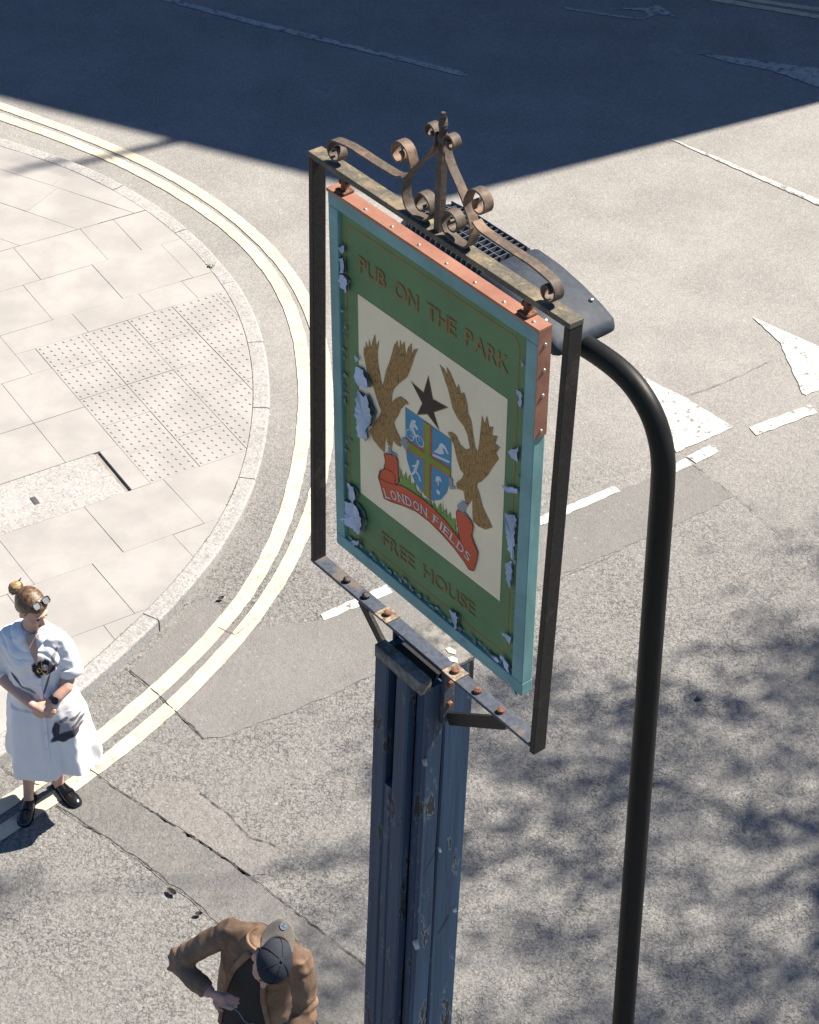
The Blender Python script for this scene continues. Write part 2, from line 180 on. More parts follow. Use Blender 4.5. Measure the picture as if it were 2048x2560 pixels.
# ------------------------------------------------------------------ materials
class NT:
    def __init__(self, name):
        self.m = bpy.data.materials.new(name); self.m.use_nodes = True
        self.t = self.m.node_tree; self.n = self.t.nodes; self.l = self.t.links
        self.b = self.n['Principled BSDF']
        self.co = self.n.new('ShaderNodeTexCoord').outputs['Object']
    def new(self, typ, **kw):
        nd = self.n.new(typ)
        for k, v in kw.items(): setattr(nd, k, v)
        return nd
    def put(self, sock, v):
        if hasattr(v, 'is_output') or isinstance(v, bpy.types.NodeSocket): self.l.new(v, sock)
        elif isinstance(v, (tuple, list)) and len(v) == 3 and sock.type == 'RGBA': sock.default_value = (*v, 1)
        else: sock.default_value = v
    def scaled(self, s, loc=(0, 0, 0), rot=(0, 0, 0)):
        mp = self.new('ShaderNodeMapping'); self.l.new(self.co, mp.inputs[0])
        mp.inputs['Scale'].default_value = s if isinstance(s, (tuple, list)) else (s, s, s)
        mp.inputs['Location'].default_value = loc; mp.inputs['Rotation'].default_value = rot
        return mp.outputs[0]
    def noise(self, scale, detail=4, rough=0.55, co=None, out='Fac', dist=0.0):
        nd = self.new('ShaderNodeTexNoise'); self.l.new(co if co is not None else self.co, nd.inputs['Vector'])
        nd.inputs['Scale'].default_value = scale; nd.inputs['Detail'].default_value = detail; nd.inputs['Roughness'].default_value = rough
        nd.inputs['Distortion'].default_value = dist
        return nd.outputs[out]
    def voro(self, scale, feature='F1', out='Distance', co=None, rnd=1.0):
        nd = self.new('ShaderNodeTexVoronoi', feature=feature); self.l.new(co if co is not None else self.co, nd.inputs['Vector'])
        nd.inputs['Scale'].default_value = scale; nd.inputs['Randomness'].default_value = rnd
        return nd.outputs[out]
    def ramp(self, fac, a, b, lo=0.0, hi=1.0):
        nd = self.new('ShaderNodeMapRange', interpolation_type='SMOOTHSTEP'); self.put(nd.inputs['Value'], fac)
        nd.inputs['From Min'].default_value = a; nd.inputs['From Max'].default_value = b
        nd.inputs['To Min'].default_value = lo; nd.inputs['To Max'].default_value = hi
        return nd.outputs[0]
    def math(self, op, a, b=0.0, clamp=False):
        nd = self.new('ShaderNodeMath', operation=op, use_clamp=clamp); self.put(nd.inputs[0], a); self.put(nd.inputs[1], b)
        return nd.outputs[0]
    def mix(self, fac, a, b, mode='MIX'):
        nd = self.new('ShaderNodeMix', data_type='RGBA', blend_type=mode)
        self.put(nd.inputs[0], fac); self.put(nd.inputs[6], a); self.put(nd.inputs[7], b)
        return nd.outputs[2]
    def sep(self, co=None):
        nd = self.new('ShaderNodeSeparateXYZ'); self.l.new(co if co is not None else self.co, nd.inputs[0]); return nd.outputs
    def bump(self, h, strength=0.3, dist=0.01):
        nd = self.new('ShaderNodeBump'); self.put(nd.inputs['Height'], h)
        nd.inputs['Strength'].default_value = strength; nd.inputs['Distance'].default_value = dist
        self.l.new(nd.outputs[0], self.b.inputs['Normal'])
    def done(self, col, rough=0.7, metal=0.0, spec=0.5, alpha=None):
        self.put(self.b.inputs['Base Color'], col); self.put(self.b.inputs['Roughness'], rough)
        self.put(self.b.inputs['Metallic'], metal); self.b.inputs['Specular IOR Level'].default_value = spec
        return self.m

def simple(name, col, rough=0.6, metal=0.0, var=0.12, scale=30, bump=0.0, spec=0.5):
    t = NT(name); n = t.noise(scale, 5)
    dark = tuple(c * (1 - var * 1.6) for c in col); lite = tuple(min(1, c * (1 + var)) for c in col)
    c = t.mix(t.ramp(n, .3, .7), dark, lite)
    if bump: t.bump(t.noise(scale * 4, 4), bump, 0.004)
    return t.done(c, rough, metal, spec)

def asphalt(name, base, coarse=0.5, blotch=0.16, stones=0.5, tint=(1.0, .97, .92), pit_scale=52, far_fade=False):
    t = NT(name)
    big = t.noise(1.3, 5, .6); mid = t.noise(9, 4, .6)
    fine = t.noise(170, 3, .7)
    st = t.new('ShaderNodeTexVoronoi', feature='F1'); t.l.new(t.co, st.inputs['Vector']); st.inputs['Scale'].default_value = 75
    sepc = t.new('ShaderNodeSeparateColor'); t.l.new(st.outputs['Color'], sepc.inputs[0])
    pit = t.noise(pit_scale, 4, .62)
    warp = t.new('ShaderNodeVectorMath', operation='ADD'); t.l.new(t.co, warp.inputs[0])
    nz = t.new('ShaderNodeVectorMath', operation='SCALE'); t.l.new(t.noise(40, 2, .5, out='Color'), nz.inputs[0]); nz.inputs['Scale'].default_value = .022
    t.l.new(nz.outputs[0], warp.inputs[1])
    gap = t.ramp(t.voro(42, 'DISTANCE_TO_EDGE', co=warp.outputs[0]), .03, .17)
    hole = t.ramp(pit, .36, .50)
    gapm = t.math('MAXIMUM', gap, t.ramp(t.noise(24, 3, .6), .62, .46))
    pitm = t.math('MULTIPLY', gapm, t.math('ADD', .35, t.math('MULTIPLY', .65, hole)))              # 0 in pits
    patchy = t.ramp(t.noise(2.2, 5, .62), .35, .65)
    if far_fade:
        y = t.sep()[1]
        near = t.ramp(t.math('ADD', y, t.math('MULTIPLY', t.noise(.7, 3), 2.0)), 15.2, 11.6)
    else: near = 1.0
    k = t.math('MULTIPLY', t.math('MULTIPLY', coarse, near), t.math('ADD', .50, t.math('MULTIPLY', .42, patchy)))
    b0 = tuple(base * c for c in tint)
    lo = tuple(c * (1 - blotch) for c in b0); hi = tuple(c * (1 + blotch) for c in b0)
    col = t.mix(t.ramp(big, .32, .68), lo, hi)
    if far_fade:      # the side street is laid in an older, greyer mix than the main road
        col = t.mix(t.math('MULTIPLY', near, .9), col, tuple(c * k for c, k in zip(b0, (.60, .622, .636))))
    grit = t.noise(95, 2, .8); grit2 = t.noise(34, 3, .7)
    col = t.mix(t.ramp(grit, .42, .68, 0, .34), col, tuple(c * .62 for c in b0))
    col = t.mix(t.ramp(grit2, .5, .72, 0, .22), col, tuple(min(1, c * 1.3) for c in b0))
    col = t.mix(t.math('MULTIPLY', t.ramp(mid, .3, .7), .35), col, tuple(c * .8 for c in b0))
    # individual stones lighter or darker than the binder
    stone = t.mix(sepc.outputs[1], tuple(c * .55 for c in b0), tuple(min(1, c * 1.55) for c in b0))
    col = t.mix(t.math('MULTIPLY', stones, t.ramp(fine, .25, .7)), col, stone)
    chip = t.ramp(sepc.outputs[0], .988, .994)
    col = t.mix(t.math('MULTIPLY', chip, .25), col, tuple(min(1, c * 2.2) for c in b0))
    dark = tuple(c * .18 for c in b0)
    col = t.mix(t.math('MULTIPLY', t.math('SUBTRACT', 1.0, pitm), k), col, dark)
    h = t.math('ADD', t.math('MULTIPLY', pitm, t.math('MULTIPLY', k, 1.0)), t.math('MULTIPLY', t.math('SUBTRACT', 1.0, st.outputs['Distance']), .35))
    h = t.math('ADD', h, t.math('MULTIPLY', fine, .25))
    h = t.math('ADD', h, t.math('MULTIPLY', t.noise(26, 3, .6), t.math('MULTIPLY', k, .9)))
    t.bump(h, .55, .012)
    return t.done(col, .88, 0, .25)

M = {}
M['road'] = asphalt('road_asphalt', .212, coarse=.85, stones=.5, far_fade=True)
M['patch'] = asphalt('smooth_asphalt_patch', .158, coarse=.18, stones=.25, blotch=.08, tint=(1.0, .97, .93))
M['strip'] = asphalt('trench_asphalt', .138, coarse=.35, stones=.45, blotch=.10, tint=(1, .98, .94))
M['worn'] = asphalt('worn_asphalt', .166, coarse=.35, stones=.55, tint=(1.02, .97, .92))
M['crack'] = simple('crack_dirt', (.018, .016, .014), .95)
M['ground'] = simple('ground_earth', (.10, .095, .085), .95, scale=.5)

def paving(name, base, tint=(1, .965, .93), speck=.1, pebbly=False):
    t = NT(name)
    inf = t.new('ShaderNodeObjectInfo').outputs['Random']
    b0 = tuple(base * c for c in tint)
    geo = t.new('ShaderNodeNewGeometry').outputs['Position']
    n1 = t.noise(2.2, 5, .6, co=geo); n2 = t.noise(140, 3, .7, co=geo)
    col = t.mix(t.ramp(n1, .3, .7), tuple(c * .86 for c in b0), tuple(min(1, c * 1.1) for c in b0))
    col = t.mix(t.math('MULTIPLY', inf, .3), col, tuple(c * .86 for c in b0))
    col = t.mix(t.math('MULTIPLY', t.ramp(n2, .5, .75), speck * 2.2), col, tuple(c * .5 for c in b0))
    st = t.ramp(t.noise(26, 4, .6, co=geo), .66, .74)
    col = t.mix(t.math('MULTIPLY', st, .3), col, tuple(c * .6 for c in b0))
    h = n2
    if pebbly:
        v = t.voro(85, co=geo); h = t.math('ADD', v, n2)
        vc = t.voro(85, out='Color', co=geo); sc = t.new('ShaderNodeSeparateColor'); t.l.new(vc, sc.inputs[0])
        col = t.mix(t.math('MULTIPLY', .55, t.ramp(sc.outputs[0], .3, .9)), col, tuple(min(1, c * 1.4) for c in b0))
        col = t.mix(t.math('MULTIPLY', .5, t.ramp(sc.outputs[1], .75, .95)), col, tuple(c * .45 for c in b0))
    t.bump(h, .25, .003)
    return t.done(col, .85, 0, .3)
M['slab'] = paving('concrete_slab', .275, tint=(1, .965, .925))
M['tactile'] = paving('tactile_concrete', .272)
M['kerb'] = paving('granite_kerb', .25, tint=(1, .98, .95), pebbly=True)
M['cover'] = paving('exposed_aggregate_cover', .265, pebbly=True)
M['bed'] = simple('mortar_bed', (.20, .18, .15), .95, scale=8)

def paint(name, col, wear=.5, under=(.13, .125, .118), scale=14):
    t = NT(name)
    n = t.noise(scale, 6, .68); n2 = t.noise(120, 3, .7); n3 = t.noise(3, 4)
    dirt = t.mix(t.ramp(n3, .3, .75), tuple(c * .82 for c in col), col)
    f = t.ramp(t.math('ADD', t.math('MULTIPLY', n, .72), t.math('MULTIPLY', n2, .28)), wear - .03, wear + .06)
    c = t.mix(f, under, dirt)
    t.bump(t.math('ADD', t.math('MULTIPLY', n2, .5), f), .25, .003)
    return t.done(c, .75, 0, .3)
M['yellow'] = paint('yellow_line_paint', (.52, .462, .335), .425, (.27, .25, .215))
M['white'] = paint('white_line_paint', (.49, .475, .44), .425)
M['white_worn'] = paint('worn_white_line_paint', (.40, .39, .37), .44)

# ------------------------------------------------------------------ ground, road, markings
g = MB(); g.poly([(-1500, -1500, -.12), (1500, -1500, -.12), (1500, 1500, -.12), (-1500, 1500, -.12)])
tag(g.build('ground', M['ground']), kind='structure')
g = MB(); g.box(-60, 60, -25, 70, -.10, 0)
road = tag(g.build('road', M['road']), kind='structure')

def jag(pts, step=.05, amp=.006, seed=1, closed=True):
    """subdivide an outline and roughen it"""
    rr = random.Random(seed); out = []
    n = len(pts)
    for i in range(n if closed else n - 1):
        a = Vector(pts[i]); b = Vector(pts[(i + 1) % n]); L = (b - a).length
        if L < 1e-6: continue
        k = max(1, int(L / step)); nn = Vector((-(b - a).y, (b - a).x)) / L
        for j in range(k):
            p = a.lerp(b, j / k)
            if j: p = p + nn * rr.uniform(-amp, amp)
            out.append((p.x, p.y))
    if not closed: out.append(tuple(pts[-1]))
    return out

def sheet(name, pts, z, mat, label=None, seed=1, amp=.006, step=.05):
    m = MB(); m.poly([(p[0], p[1], z) for p in jag(pts, step, amp, seed)])
    o = m.build(name, mat, road, tri=True)
    if o.data.polygons and o.data.polygons[0].normal.z < 0: o.data.flip_normals()
    if label: o['label'] = label
    return o

def ribbon_edges(line, w, z, amp=.004, seed=2, step=.06, taper=None):
    rr = random.Random(seed)
    P = [Vector(p) for p in line]; out = []
    Q = []
    for a, b in zip(P, P[1:]):
        k = max(1, int((b - a).length / step))
        for j in range(k): Q.append(a.lerp(b, j / k))
    Q.append(P[-1])
    for i, p in enumerate(Q):
        T = (Q[min(i + 1, len(Q) - 1)] - Q[max(0, i - 1)]).normalized(); N = Vector((-T.y, T.x))
        ww = w if taper is None else w * taper(i / (len(Q) - 1))
        a = p + N * (ww / 2 + rr.uniform(-amp, amp)); b = p - N * (ww / 2 + rr.uniform(-amp, amp))
        out.append((a, b))
    return out

def ribbon(name, line, w, z, mat, parent=None, amp=.004, seed=2, step=.06, taper=None):
    m = MB(); e = [( m.bm.verts.new((a.x, a.y, z)), m.bm.verts.new((b.x, b.y, z))) for a, b in ribbon_edges(line, w, z, amp, seed, step, taper)]
    for (a, b), (c, d) in zip(e, e[1:]): m.bm.faces.new((a, b, d, c))
    o = m.build(name, mat, parent if parent is not None else road)
    if o.data.polygons[0].normal.z < 0: o.data.flip_normals()
    return o

sheet('asphalt_patch', PATCH, .0035, M['patch'], 'smooth grey resurfaced strip beside the dashed white line', 3, .012)
sheet('asphalt_patch', STRIP, .0035, M['strip'], 'trench strip between two long cracks', 4, .012)
sheet('asphalt_patch', WORN, .0035, M['worn'], 'pinkish worn patch with a ragged edge', 5, .02, .04)
ribbon('yellow_line', YELLOW_IN, .106, .0065, M['yellow'], seed=11)
ribbon('yellow_line', YELLOW_OUT, .106, .0065, M['yellow'], seed=12)
sheet('hump_triangle', HUMP_TRI_NEAR, .0065, M['white'], seed=6)
sheet('hump_triangle', HUMP_TRI_FAR, .0065, M['white'], seed=7)
for i, d in enumerate(DASHES): sheet('dash_marking', d, .0065, M['white'], seed=20 + i)
sheet('centre_line', CENTRE_LIT, .0065, M['white_worn'], seed=30)
sheet('centre_line', CENTRE_SHADE, .0065, M['white_worn'], seed=31)
sheet('arrow_marking', ARROW, .0065, M['white_worn'], seed=32)
sheet('hump_triangle', TRI_SHADE, .0065, M['white_worn'], seed=33)
ribbon('yellow_line', TOP_YELLOW_A, .09, .0065, M['yellow'], seed=13)
ribbon('yellow_line', TOP_YELLOW_B, .09, .0065, M['yellow'], seed=14)
for i, c in enumerate(CRACKS):
    wd = [.005, .006, .005, .007, .004, .004, .006, .0035, .0025][i]
    ribbon('crack', jag(c, .045, .006, 40 + i, False), wd, .0095, M['crack'], amp=wd * .35, seed=50 + i, step=.02, taper=lambda f, i=i: .25 + .95 * max(0, .55 + mnoise.noise((f * 9 + i * 3.1, i, 0))))

# ------------------------------------------------------------------ pavement with kerb stones and slabs
GO = Vector((-2.9757, 13.912)); GA = .58
GU = Vector((math.cos(GA), math.sin(GA))); GV = Vector((math.sin(GA), -math.cos(GA)))
def uvp(u, v): return GO + GU * u + GV * v
def sstep(a, b, x):
    t = max(0, min(1, (x - a) / (b - a))); return t * t * (3 - 2 * t)
def hp(p):
    v = (Vector((p[0], p[1])) - GO).dot(GV)
    return .02 + .085 * sstep(1.9, 3.6, v) + .05 * sstep(.3, 2.5, -v)

KP = [Vector(p) for p in KERB]
def normals(P):
    out = []
    for i in range(len(P)):
        T = (P[min(i + 1, len(P) - 1)] - P[max(0, i - 1)]).normalized(); out.append(Vector((T.y, -T.x)))
    return out
KN = normals(KP)
KI = [p + n * .128 for p, n in zip(KP, KN)]      # inner edge of the kerb
# side check: pavement lies to the left of the kerb
if (KI[len(KI) // 2] - KP[len(KP) // 2]).x > 0:
    KI = [p - n * .128 for p, n in zip(KP, KN)]

def hull(P):
    P = sorted({(round(p[0], 4), round(p[1], 4)) for p in P})
    def half(Q):
        h = []
        for p in Q:
            while len(h) > 1 and (h[-1][0] - h[-2][0]) * (p[1] - h[-2][1]) - (h[-1][1] - h[-2][1]) * (p[0] - h[-2][0]) <= 0: h.pop()
            h.append(p)
        return h
    a = half(P); b = half(P[::-1]); return a[:-1] + b[:-1]      # counter-clockwise
JOINT = .002
REG = hull([p + n * 0 for p, n in zip(KI, KN)])
def clip(poly, a, b, off=0.0):
    """keep what lies left of a->b"""
    a = Vector(a); b = Vector(b); N = Vector((-(b - a).y, (b - a).x)).normalized()
    out = []
    for i in range(len(poly)):
        p = Vector(poly[i]); q = Vector(poly[(i + 1) % len(poly)])
        dp = (p - a).dot(N) - off; dq = (q - a).dot(N) - off
        if dp >= 0: out.append(p)
        if dp * dq < 0: out.append(p.lerp(q, dp / (dp - dq)))
    return out
def clip_region(poly):
    for i in range(len(REG)):
        a, b = REG[i], REG[(i + 1) % len(REG)]
        if (Vector(a) - Vector(b)).length > 4.5: continue      # open side of the pavement
        poly = clip(poly, a, b, JOINT)
        if len(poly) < 3: return []
    out = []
    for p in poly:
        if not out or (p - out[-1]).length > .004: out.append(p)
    if len(out) > 2 and (out[0] - out[-1]).length < .004: out.pop()
    return out
def area(p): return abs(sum(p[i][0] * p[(i + 1) % len(p)][1] - p[(i + 1) % len(p)][0] * p[i][1] for i in range(len(p)))) / 2

pav = MB()
bedpts = [(p.x, p.y) for p in KI] + [(-14, KI[-1].y), (-14, KI[0].y)]
bv = [pav.bm.verts.new((x, y, -.003 + 0*hp((x, y)) + .004)) for x, y in bedpts]; pav.bm.faces.new(bv)
pavement = tag(pav.build('pavement', M['bed'], tri=True), kind='structure')
if pavement.data.polygons[0].normal.z < 0: pavement.data.flip_normals()

def slab(poly, name, mat, seed, dz=0.0, inset=.0014, label=None):
    P = [Vector(p) for p in poly]
    c = sum(P, Vector((0, 0))) / len(P)
    rr = random.Random(seed); tx, ty, tz = rr.uniform(-.003, .003), rr.uniform(-.003, .003), rr.uniform(-.0015, .0015)
    m = MB()
    Q = [p + (c - p).normalized() * inset for p in P]
    Q2 = [p + (c - p).normalized() * (inset + .003) for p in P]
    z = lambda p: hp(p) + dz + tz + (p - c).x * tx + (p - c).y * ty
    top = [m.bm.verts.new((p.x, p.y, z(p))) for p in Q2]
    mid = [m.bm.verts.new((p.x, p.y, z(p) - .002)) for p in Q]
    bot = [m.bm.verts.new((p.x, p.y, z(p) - .05)) for p in Q]
    m.bm.faces.new(top); n = len(P)
    for i in range(n):
        j = (i + 1) % n
        m.bm.faces.new((mid[i], mid[j], top[j], top[i])); m.bm.faces.new((bot[i], bot[j], mid[j], mid[i]))
    return m, z, c

n_slab = 0
def add_slab(poly, mat='slab', name='paving_slab', label=None, dz=0.0, clip_extra=None, tact=None, inset=.0014):
    global n_slab
    P = [Vector(p) for p in poly]
    if sum(P[i].x * P[(i + 1) % len(P)].y - P[(i + 1) % len(P)].x * P[i].y for i in range(len(P))) < 0: P.reverse()
    if clip_extra:
        for a, b in clip_extra:
            P = clip(P, a, b, .003)
            if len(P) < 3: return
    P = clip_region(P)
    if len(P) < 3 or area(P) < .004: return
    n_slab += 1
    m, z, c = slab(P, name, M[mat], n_slab, dz, inset)
    if tact:
        u0, v0 = tact
        for a in range(6):
            for b in range(6):
                q = uvp(u0 + .4 * (a + .5) / 6, v0 + .4 * (b + .5) / 6)
                ins = all((Vector(P[(i + 1) % len(P)]) - P[i]).cross(q - P[i]) / max(1e-6, (P[(i + 1) % len(P)] - P[i]).length) > .014 for i in range(len(P)))
                if not ins: continue
                zz = z(q); rg = []
                for r_, h_ in ((.0125, -.001), (.0115, .004), (.007, .0062)):
                    rg.append([(q.x + r_ * math.cos(k * math.pi / 4), q.y + r_ * math.sin(k * math.pi / 4), zz + h_) for k in range(8)])
                vr = [[m.bm.verts.new(p) for p in ring] for ring in rg]
                for A, B in zip(vr, vr[1:]):
                    for k in range(8): m.bm.faces.new((A[k], A[(k + 1) % 8], B[(k + 1) % 8], B[k]))
                m.bm.faces.new(vr[-1])
    o = m.build(name, M[mat], pavement)
    if label: o['label'] = label
    return o
def quad(u0, u1, v0, v1): return [uvp(u0, v0), uvp(u1, v0), uvp(u1, v1), uvp(u0, v1)]
def row(v0, v1, js):
    for a, b in zip(js, js[1:]): add_slab(quad(a, b, v0, v1))
row(-1.42, -.88, [-4.2, -3.4, -2.6, -1.8, -1.0, -.25, .45, 1.06, 1.37, 2.1, 2.9])
row(-.88, -.3, [-4.0, -3.2, -2.4, -1.7, -1.0, -.35, .29, .91, 1.55, 2.4, 3.2])
row(-.3, 0, [-.17, .46, 1.05, 1.44, 2.2])
row(-.3, .31, [-3.9, -3.1, -2.3, -1.55, -.8, -.17])
add_slab(quad(-.17, 0, 0, .31))
row(.31, .9, [-4.0, -3.2, -2.4, -1.7, -1.05, -.42, 0])
row(.9, 1.46, [-4.2, -3.4, -2.6, -1.9, -1.1, -.42, 0])
row(1.46, 2.0, [-4.1, -3.3, -2.6, -2.0, -1.35])
add_slab(quad(-1.35, -.19, 1.46, 2.0), 'cover', 'inspection_cover', 'pale exposed aggregate inspection cover with a small lifting socket', -.002, inset=.006)
add_slab(quad(-.15, 0, 1.46, 2.0))
row(2.0, 2.64, [-4.4, -3.6, -2.8, -2.0, -1.2, -.53, .1, .9, 1.7])
row(2.64, 3.3, [-4.4, -3.6, -2.8, -2.1, -1.4, -.77, -.15, .5, 1.2])
row(3.3, 3.92, [-4.6, -3.8, -3.0, -2.2, -1.6, -1.0, -.35, .3])
row(3.92, 4.55, [-4.4, -3.6, -2.8, -2.0, -1.3, -.6, 0])
row(4.55, 5.2, [-4.6, -3.8, -3.0, -2.3, -1.6, -.8])
row(5.2, 5.9, [-4.6, -3.8, -3.0, -2.3, -1.6, -.8])
for i in range(5):
    for j in range(5):
        add_slab(quad(i * .4, i * .4 + .4, j * .4, j * .4 + .4), 'tactile', 'tactile_slab', tact=(i * .4, j * .4))
# the far corner is laid parallel to the other street
RA = math.radians(-27); RU = Vector((math.cos(RA), math.sin(RA))); RN = Vector((-RU.y, RU.x))
def rot(s, t): return RU * s + RN * t
base_t = Vector((-2.96, 15.71)).dot(RN); base_s = Vector((-2.96, 15.71)).dot(RU)
DIV = (uvp(-6, -1.42), uvp(4, -1.42))
for k in range(-4, 7):
    t0 = base_t + .46 * k; off = R.uniform(0, .4)
    js = [base_s - 5 + off + .62 * q for q in range(13)]
    for a, b in zip(js, js[1:]):
        add_slab([rot(a, t0), rot(b, t0), rot(b, t0 + .46), rot(a, t0 + .46)], clip_extra=[DIV])
sk = MB(); sk.box(-.02, .02, -.045, .045, 0, .004, .002)
q = uvp(-.80, 1.76)
o = sk.build('lifting_socket', simple('socket_metal', (.12, .12, .12), .5, .6), pavement); o.location = (q.x, q.y, hp(q) - .002); o.rotation_euler = (0, 0, GA)

# kerb stones along the curve
acc = [0]
for a, b in zip(KP, KP[1:]): acc.append(acc[-1] + (b - a).length)
def kp(s):
    s = max(0, min(acc[-1] - 1e-4, s)); i = 0
    while acc[i + 1] < s: i += 1
    f = (s - acc[i]) / (acc[i + 1] - acc[i]); return KP[i].lerp(KP[i + 1], f), KI[i].lerp(KI[i + 1], f)
s = .35
while s < acc[-1] - .3:
    L = R.choice((.84, .9, .92)); L = min(L, acc[-1] - s); m = MB(); k = 7; dz = R.uniform(-.003, .003); sh = R.uniform(-.004, .004)
    rr = []
    for j in range(k + 1):
        a, b = kp(s + .004 + (L - .008) * j / k); d = (a - b).normalized(); a = a + d * sh
        z = hp(b) + dz
        sec = [(b, -.08), (b, z - .004), (b + d * .004, z), (a - d * .016, z - .001), (a - d * .005, z - .005), (a, z - .014), (a + d * .004, -.08)]
        rr.append([(p.x, p.y, zz) for p, zz in sec])
    m.rings(rr, cap=True, closed=True)
    o = m.build('kerb_stone', M['kerb'], pavement)
    s += L

# weeds in the joints
t = NT('weed_leaf'); M['weed'] = t.done(t.mix(t.noise(20), (.05, .10, .02), (.16, .22, .04)), .7)
def weeds():
    m = MB(); rr = random.Random(3)
    def tuft(x, y, z, n, r, h):
        for _ in range(n):
            a = rr.uniform(0, 6.28); d = rr.uniform(0, r); px, py = x + d * math.cos(a), y + d * math.sin(a)
            b = rr.uniform(0, 6.28); l = rr.uniform(.4, 1) * h; w = l * .28
            q = Vector((math.cos(b), math.sin(b), rr.uniform(.3, 1.2))).normalized() * l; sd = Vector((-math.sin(b), math.cos(b), 0)) * w
            p0 = Vector((px, py, z)); m.poly([p0, p0 + q * .5 + sd, p0 + q, p0 + q * .5 - sd])
    inner = [kp(s_)[1] for s_ in [i * .02 for i in range(int(acc[-1] / .02))]]
    for p in inner:
        v = (p - GO).dot(GV)
        if v > 2.3 and mnoise.noise((p.x * 1.7, p.y * 1.7, 2)) > -.05: tuft(p.x, p.y, hp(p) - .006, 7 if v < 4.2 else 12, .006, .016)
        elif mnoise.noise((p.x * 3, p.y * 3, 5)) > .35: tuft(p.x, p.y, hp(p) - .006, 2, .004, .01)
    tuft(-1.72, 15.195, hp((-1.72, 15.195)), 16, .03, .035)
    for u_ in range(60):
        p = uvp(-.6 + u_ * .018, 3.3)
        if u_ % 3: tuft(p.x, p.y, hp(p) - .006, 4, .006, .012)
    for u_ in range(40):
        p = uvp(-.5 + u_ * .018, 2.64); tuft(p.x, p.y, hp(p) - .008, 3, .004, .010)
    return m
tag(weeds().build('weeds', M['weed']), 'small green weeds growing in the joints along the kerb', 'weeds', kind='stuff')

# ------------------------------------------------------------------ the building across the junction (out of the frame; its shadow lies on the road)
t = NT('stock_brick')
br = t.new('ShaderNodeTexBrick'); t.l.new(t.scaled(1.0, rot=(math.radians(90), 0, 0)), br.inputs['Vector'])
br.inputs['Scale'].default_value = 4.0; br.inputs['Color1'].default_value = (.28, .17, .10, 1); br.inputs['Color2'].default_value = (.22, .13, .08, 1)
br.inputs['Mortar'].default_value = (.32, .29, .25, 1); br.inputs['Mortar Size'].default_value = .015
M['brick'] = t.done(br.outputs[0], .9)
M['glass'] = simple('window_glass', (.03, .04, .05), .08)
M['stonetrim'] = simple('stone_trim', (.40, .37, .32), .8)
M['roofing'] = simple('roof_felt', (.06, .06, .065), .9)
def building():
    h = 12.0
    d = Vector((math.cos(SUN_AZ), math.sin(SUN_AZ))) * (h / math.tan(SUN_EL))
    K = Vector((.04, 16.325)) + d                          # base of the corner whose shadow edge crosses the road
    fr = Vector((-.919, .395)).normalized()                # along the front wall
    ang = math.atan2(fr.y, fr.x)
    e = empty('brick_building', (K.x, K.y, 0), (0, 0, ang))
    tag(e, 'brick building casting the dark shadow across the far road', 'building')
    L = 26.0; D_ = -13.0                                    # local +x along the front, -y back (away from the camera)
    m = MB(); m.box(0, L, D_, 0, 0, h - .35); m.build('wall', M['brick'], e)
    m = MB(); m.box(0, L, D_, 0, h - .345, h, 0); rf = m.build('roof', M['roofing'], e)
    m = MB(); m.box(20.5, 21.6, -2.6, -1.9, h + .004, h + 1.6); m.build('chimney', M['brick'], rf)
    wm = MB(); wm.box(-.55, .55, -.02, .06, 0, 1.7); wme = wm.mesh(); wme.materials.append(M['stonetrim'])
    gm = MB(); gm.box(-.47, .47, .062, .07, .08, 1.62); gme = gm.mesh(); gme.materials.append(M['glass'])
    for fl in range(4):
        for k in range(10):
            o = link('window', wme, e); o.location = (1.4 + 2.5 * k, .004, 1.0 + 2.8 * fl)
            link('pane', gme, o)
    m = MB(); m.tube([(2.44, -.08, h + .004), (2.44, -.08, h + 1.0), (2.44, -.08, h + 1.95)], [.06, .05, .04], 10)
    m.tube([(2.1, -.08, h + 1.6), (2.78, -.08, h + 1.62)], .015, 8)
    m.build('roof_mast', simple('mast_metal', (.25, .25, .25), .5, .8), rf)
building()

